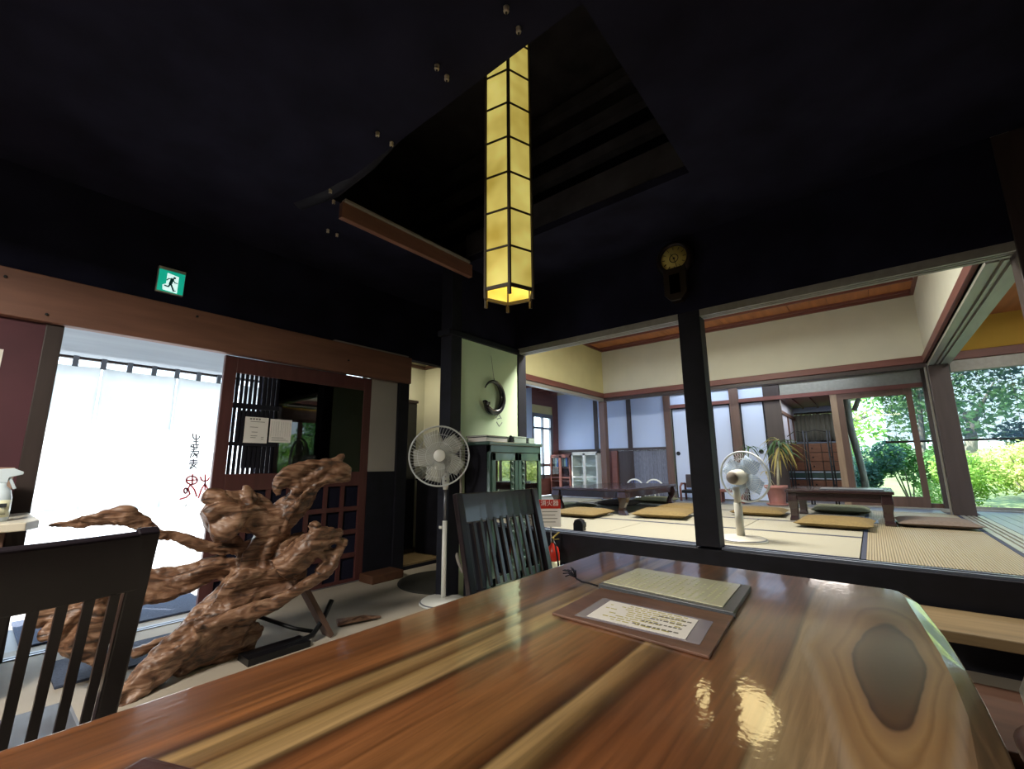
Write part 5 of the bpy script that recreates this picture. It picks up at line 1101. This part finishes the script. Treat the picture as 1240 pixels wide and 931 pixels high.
# ---- black metal rack and drawer chest in the passage
rk = thing('metal_rack', 'tall black metal towel rack before the passage', 'rack', (-.72, 7.88, TZ))
for x, h in ((-.955, 1.40), (-.745, 1.53), (-.457, 1.52)):
    build('rack_post', MB().tube([(x, 7.86, TZ), (x, 7.86, h)], .012, 8), 'blackmetal', rk); build('rack_post', MB().tube([(x+.028, 7.93, TZ), (x+.028, 7.93, h-.01)], .009, 8), 'blackmetal', rk)
for z, dz in ((1.50, .03), (.60, 0), (1.36, .0)):
    build('crossbar', MB().tube([(-.955, 7.86, z-.05), (-.85, 7.86, z+dz), (-.745, 7.86, z), (-.60, 7.86, z+dz), (-.457, 7.86, z-.005)], .006, 6), 'blackmetal', rk)
for z in (.53, .57, .61): build('white_rail', MB().tube([(-.95, 7.89, z), (-.70, 7.89, z+.01), (-.44, 7.89, z)], .009, 6), 'white', rk)
dc = thing('drawer_chest', 'brown chest of many small drawers with a teal band in the passage', 'chest', (-.76, 9.2, TZ))
build('chest_body', MB().box(-1.14, -.38, 8.99, 9.45, TZ, 1.38), 'postdark', dc)
for j in range(6):
    z = TZ+.02+j*.150
    for i, (a, b) in enumerate(((-1.13, -.89), (-.88, -.63), (-.62, -.39))):
        if j == 2:
            build('glass_drawer', MB().box(a, b, 8.972, 8.99, z, z+.14), 'tealband', dc, bevel=.003); build('white_trim', MB().box(a+.01, b-.01, 8.966, 8.972, z+.008, z+.022).box(a+.01, b-.01, 8.966, 8.972, z+.118, z+.132), 'whitedoor', dc)
        else:
            d = build('drawer', MB().box(a, b, 8.972, 8.99, z, z+.14), 'rattan', dc, bevel=.004); build('knob', MB().lathe([(.012, 0), (.012, .01), (0, .014)], ((a+b)/2, 8.972, z+.07), 8, (0, -1, 0)), 'blackmetal', d)
# ---- side room cabinets
def showcase(name, label, x0, x1, y0, y1, h, frame, shelves=1):
    t = thing(name, label, 'cabinet', ((x0+x1)/2, (y0+y1)/2, TZ)); z = TZ
    build('cabinet_body', MB().box(x0, x0+.02, y0, y1, z, z+h).box(x1-.02, x1, y0, y1, z, z+h).box(x0, x1, y1-.015, y1, z, z+h).box(x0, x1, y0, y1, z+h-.025, z+h).box(x0, x1, y0, y1, z, z+.03), frame, t)
    for k in range(shelves): build('shelf', MB().box(x0+.02, x1-.02, y0+.03, y1-.02, z+h*(k+1)/(shelves+1), z+h*(k+1)/(shelves+1)+.015), frame, t)
    mid = (x0+x1)/2
    for a, b in ((x0+.005, mid-.002), (mid+.002, x1-.005)):
        d = build('cabinet_door', MB().box(a, a+.025, y0-.018, y0, z+.03, z+h-.03).box(b-.025, b, y0-.018, y0, z+.03, z+h-.03).box(a, b, y0-.018, y0, z+.03, z+.07).box(a, b, y0-.018, y0, z+h-.06, z+h-.03).box(a, b, y0-.016, y0, z+h*.42, z+h*.42+.02), frame, t)
        build('pane', MB().box(a+.025, b-.025, y0-.010, y0-.006, z+.07, z+h-.06), 'glass', d)
    return t
showcase('display_cabinet', 'white framed glass showcase in the side room', -4.62, -4.05, 7.58, 7.93, .84, 'white', 2)
showcase('bookcase', 'red brown glazed cabinet in the side room, left of the white showcase', -5.14, -4.66, 7.60, 7.93, .80, 'nageshi', 2)
for i in range(10):
    x = -5.112+i*.040+(.02 if i > 4 else 0); hh = .17+.02*((i*7) % 3)
    tag(build('book', MB().box(x, x+.034, 7.66, 7.82, TZ+.56, TZ+.56+hh), ['menugrey', 'bookpale', 'cyan', 'postbrown', 'paper'][i % 5], bevel=.002), ('%s book on the top shelf of the red brown glazed cabinet' % ['grey', 'pale green', 'blue', 'brown', 'white'][i % 5])+(', left half' if i < 5 else ', right half'), 'book', 'books in the glazed cabinet')
# ---- unseen lamp shades above the frame; all but the middle tatami one added
def lamp(name, label, x, y, z, s):
    t = thing(name, label, 'lamp', (x, y, z)); build('shade', MB().box(-s/2, s/2, -s/2, s/2, .03, .07).box(-s/2, -s/2+.02, -s/2, s/2, -.02, .03).box(s/2-.02, s/2, -s/2, s/2, -.02, .03).box(-s/2, s/2, -s/2, -s/2+.02, -.02, .03).box(-s/2, s/2, s/2-.02, s/2, -.02, .03), 'postbrown', t, local=True)
    build('hanging_cord', MB().tube([(0, 0, .07), (0, 0, max(.1, (3.14 if y > 3.6 else CH-.01)-z))], .006, 6), 'black', t, local=True)
lamp('unseen_pendant', 'square wooden ceiling lamp over the middle of the tatami room', -1.39, 5.3, 2.99, 1.0)
lamp('unseen_pendant', 'added unseen lamp shade just inside the opening of the tatami room', -1.5, 4.15, 3.06, 1.25)
lamp('unseen_pendant', 'added unseen lamp shade behind the dining table', .55, -.55, 2.43, .55)
lamp('unseen_pendant', 'added unseen lamp shade over the entrance side of the dark room', -1.9, -.9, 2.43, .55)

# ================================================================ GARDEN
def ground():
    m = MB(); nx, ny = 46, 40
    for j in range(ny+1):
        for i in range(nx+1):
            x = -5.0+32*i/nx; y = 8.4+26*j/ny; z = -.04+max(0, (y-10.5))*.075+.10*noise.noise(Vector((x*.3, y*.3, 0)))*min(1, (y-8.4)/3)
            m.v.append(Vector((x, y, z)))
    for j in range(ny):
        for i in range(nx): a = j*(nx+1)+i; m.f.append((a, a+1, a+nx+2, a+nx+1)); m.sm.append(True)
    return m
struct('ground', ground(), 'soil', label='gently rising garden ground')
struct('ground', MB().box(-30, 30, -12, 8.45, -.2, -.125), 'gravel', label='pale ground around the house')
struct('ground', MB().box(-12, -4.05, -6, 8.4, -.124, -.004), 'paving', label='bright paved forecourt outside the entrance')
tag(build('path_stone', MB().lathe([(.55, 0), (.62, .05), (.58, .12), (0, .15)], (1.2, 11.2, .0), 18), 'gravel'), 'broad pale stepping stone in the garden seen through the glass door', 'stone')
def foliage(name, label, c, rad, nleaf, mm, size=.06, trunk=None, group=None, blobs=9, seed=0, cat='shrub', fill=.55):
    rnd = random.Random(seed); cx, cy, cz = c; t = thing(name, label, cat, (cx, cy, 0 if trunk is None else trunk[0]), 0, group); m = MB()
    bl = [(Vector((rnd.gauss(0, .42)*rad[0], rnd.gauss(0, .42)*rad[1], rnd.gauss(0, .38)*rad[2])), rnd.uniform(.35, .6)) for _ in range(blobs)]
    for i in range(nleaf):
        b, s = bl[i % blobs]; d = Vector((rnd.gauss(0, 1), rnd.gauss(0, 1), rnd.gauss(0, 1))).normalized()
        rr = (fill+(1-fill)*rnd.random()); p = Vector((cx, cy, cz))+b+Vector((d.x*rad[0], d.y*rad[1], d.z*rad[2]))*s*rr
        if p.z < -.02: continue
        a = Vector((rnd.gauss(0, 1), rnd.gauss(0, 1), rnd.gauss(0, .6))).normalized(); n_ = (d+Vector((rnd.gauss(0, .5), rnd.gauss(0, .5), rnd.gauss(0, .5)+.4))).normalized(); b2 = a.cross(n_).normalized()
        k = size*rnd.uniform(.6, 1.4); q = len(m.v)
        m.v += [p-a*k, p+b2*k*.45, p+a*k, p-b2*k*.45]; m.f.append((q, q+1, q+2, q+3)); m.sm.append(False)
    o = build('foliage', m, mm, t); o['kind'] = 'stuff'
    m = MB()
    if trunk is not None:
        z0, r0, lean = trunk; m.tube([(cx+lean, cy, z0), (cx+lean*.5, cy, (z0+cz)*.5), (cx, cy, cz)], [r0, r0*.8, r0*.5], 10)
        for k in range(5): a = rnd.uniform(0, 6.28); m.tube([(cx, cy, cz-.3), (cx+math.cos(a)*rad[0]*.6, cy+math.sin(a)*rad[1]*.6, cz+rad[2]*rnd.uniform(.0, .5))], [r0*.45, r0*.12], 6)
        build('trunk', m, 'bark', t)
    else:
        for k in range(6): a = rnd.uniform(0, 6.28); m.tube([(cx, cy, 0 if cy < 11 else (cy-10.5)*.06), (cx+math.cos(a)*rad[0]*.5, cy+math.sin(a)*rad[1]*.5, cz+rad[2]*.3)], [.02, .006], 5)
        build('stems', m, 'bark', t)
    return t
G1, G2 = 'shrubs of the garden', 'trees beyond the garden shrubs'
foliage('garden_shrub', 'bright pale green rounded shrub seen right of the dark square post', (2.1, 10.9, .95), (.95, .7, .62), 9000, 'leafpale', .035, None, G1, 10, 1)
foliage('garden_shrub', 'pale yellow green shrub at the right edge of the garden view', (3.6, 11.6, .85), (1.0, .8, .60), 9000, 'leafpale', .038, None, G1, 10, 2)
foliage('garden_shrub', 'bright green low shrub between the two door posts', (1.15, 10.6, .75), (.65, .6, .55), 6000, 'leafbright', .032, None, G1, 8, 3)
foliage('garden_shrub', 'dark green shrub behind the pale shrubs', (3.2, 13.2, 1.3), (1.6, 1.0, .8), 9000, 'leafdark', .05, None, G1, 10, 4)
foliage('garden_shrub', 'small round shrub in the middle of the glass door view', (.55, 12.2, .9), (.6, .55, .55), 5000, 'leafmid', .04, None, G1, 7, 5)
foliage('garden_shrub', 'bluish green shrub at the left of the glass door view', (-.15, 11.9, 1.0), (.55, .6, .7), 5000, 'leafdark', .04, None, G1, 7, 6)
foliage('garden_shrub', 'low pale green ground plant below the glass door view', (.9, 9.9, .22), (.9, .6, .25), 5000, 'leafbright', .035, None, G1, 8, 7)
foliage('garden_shrub', 'low spreading bright plant before the veranda end', (2.3, 9.5, .15), (1.2, .5, .22), 5000, 'leafpale', .035, None, G1, 8, 8)
foliage('garden_shrub', 'broad bright green shrub by the side veranda', (3.9, 7.2, .9), (.8, 1.3, .85), 8000, 'leafbright', .045, None, G1, 10, 9)
foliage('garden_shrub', 'second bright green shrub by the side veranda', (4.6, 4.6, 1.0), (.9, 1.4, .9), 8000, 'leafbright', .045, None, G1, 10, 10)
foliage('garden_tree', 'large dark leafy tree filling the right window above the blind rod', (3.4, 13.5, 3.3), (2.6, 1.8, 1.3), 5500, 'leafdark', .06, (.1, .12, .3), G2, 14, 11, 'tree', .3)
foliage('garden_tree', 'mid green tree behind the glass door, right half', (1.0, 13.0, 2.75), (1.3, 1.0, 1.0), 2800, 'leafmid', .05, (.1, .07, -.2), G2, 12, 12, 'tree', .3)
foliage('garden_tree', 'fresh green tree at the left of the glass door view', (-1.0, 13.2, 2.2), (.8, .9, 1.2), 2500, 'leafbright', .045, (.1, .06, .1), G2, 10, 13, 'tree', .3)
foliage('garden_tree', 'far dark tree at the right background', (7.5, 20, 3.6), (3.6, 2.0, 2.4), 2200, 'leafdark', .11, (.7, .2, .2), G2, 14, 14, 'tree', .3)
foliage('garden_tree', 'far mid green tree in the middle background', (2.8, 21, 2.7), (3.0, 2.0, 1.7), 1800, 'leafmid', .11, (.7, .2, -.3), G2, 14, 15, 'tree', .3)
foliage('garden_tree', 'far pale green tree in the left background', (-1.2, 22, 2.6), (2.6, 2.0, 1.8), 1500, 'leafbright', .11, (.8, .2, .3), G2, 14, 16, 'tree', .3)
foliage('garden_tree', 'leafy tree beyond the side veranda', (8.5, 9.0, 3.2), (1.8, 3.0, 1.8), 14000, 'leafmid', .08, (-.1, .14, .2), G2, 14, 17, 'tree', .3)
tt = thing('tree_trunk', 'slender grey tree trunk standing outside the left part of the glass door', 'tree', (-.05, 9.7, 0))
build('trunk', MB().tube([(-.10, 9.7, -.05), (-.14, 9.72, .9), (-.22, 9.7, 1.7), (-.20, 9.7, 2.6), (-.18, 9.7, 3.6)], [.055, .05, .055, .05, .045], 12), 'bark', tt)
build('branch', MB().tube([(-.13, 9.7, 1.95), (.1, 9.8, 2.5), (.35, 9.9, 3.1)], [.04, .03, .02], 8), 'bark', tt)
# hanging reed blinds outside
def blind(name, label, x0, x1, y, z0, z1):
    t = thing(name, label, 'blind', ((x0+x1)/2, y, z0)); m = MB(); z = z0+.02
    while z < z1: m.box(x0, x1, y-.0015, y+.0015, z, z+.0064); z += .0095
    o = build('reed_slats', m, 'blindreed', t); o['kind'] = 'stuff'
    build('bottom_rod', MB().tube([(x0-.03, y, z0), (x1+.03, y, z0)], .016, 8), 'postdark', t)
    k = 0
    while x0+.1+k*.3 < x1: build('cord', MB().tube([(x0+.1+k*.3, y-.004, z0), (x0+.1+k*.3, y-.004, z1)], .002, 4), 'postdark', t); k += 1
M['blindreed'] = mat('grey_reed_slats', '#4c5a80', .8, var=.15, scale=8)
blind('reed_blind', 'rolled-down reed blind hanging outside the glass doors on a dark rod', .22, 2.15, 8.30, 1.335, 2.35)
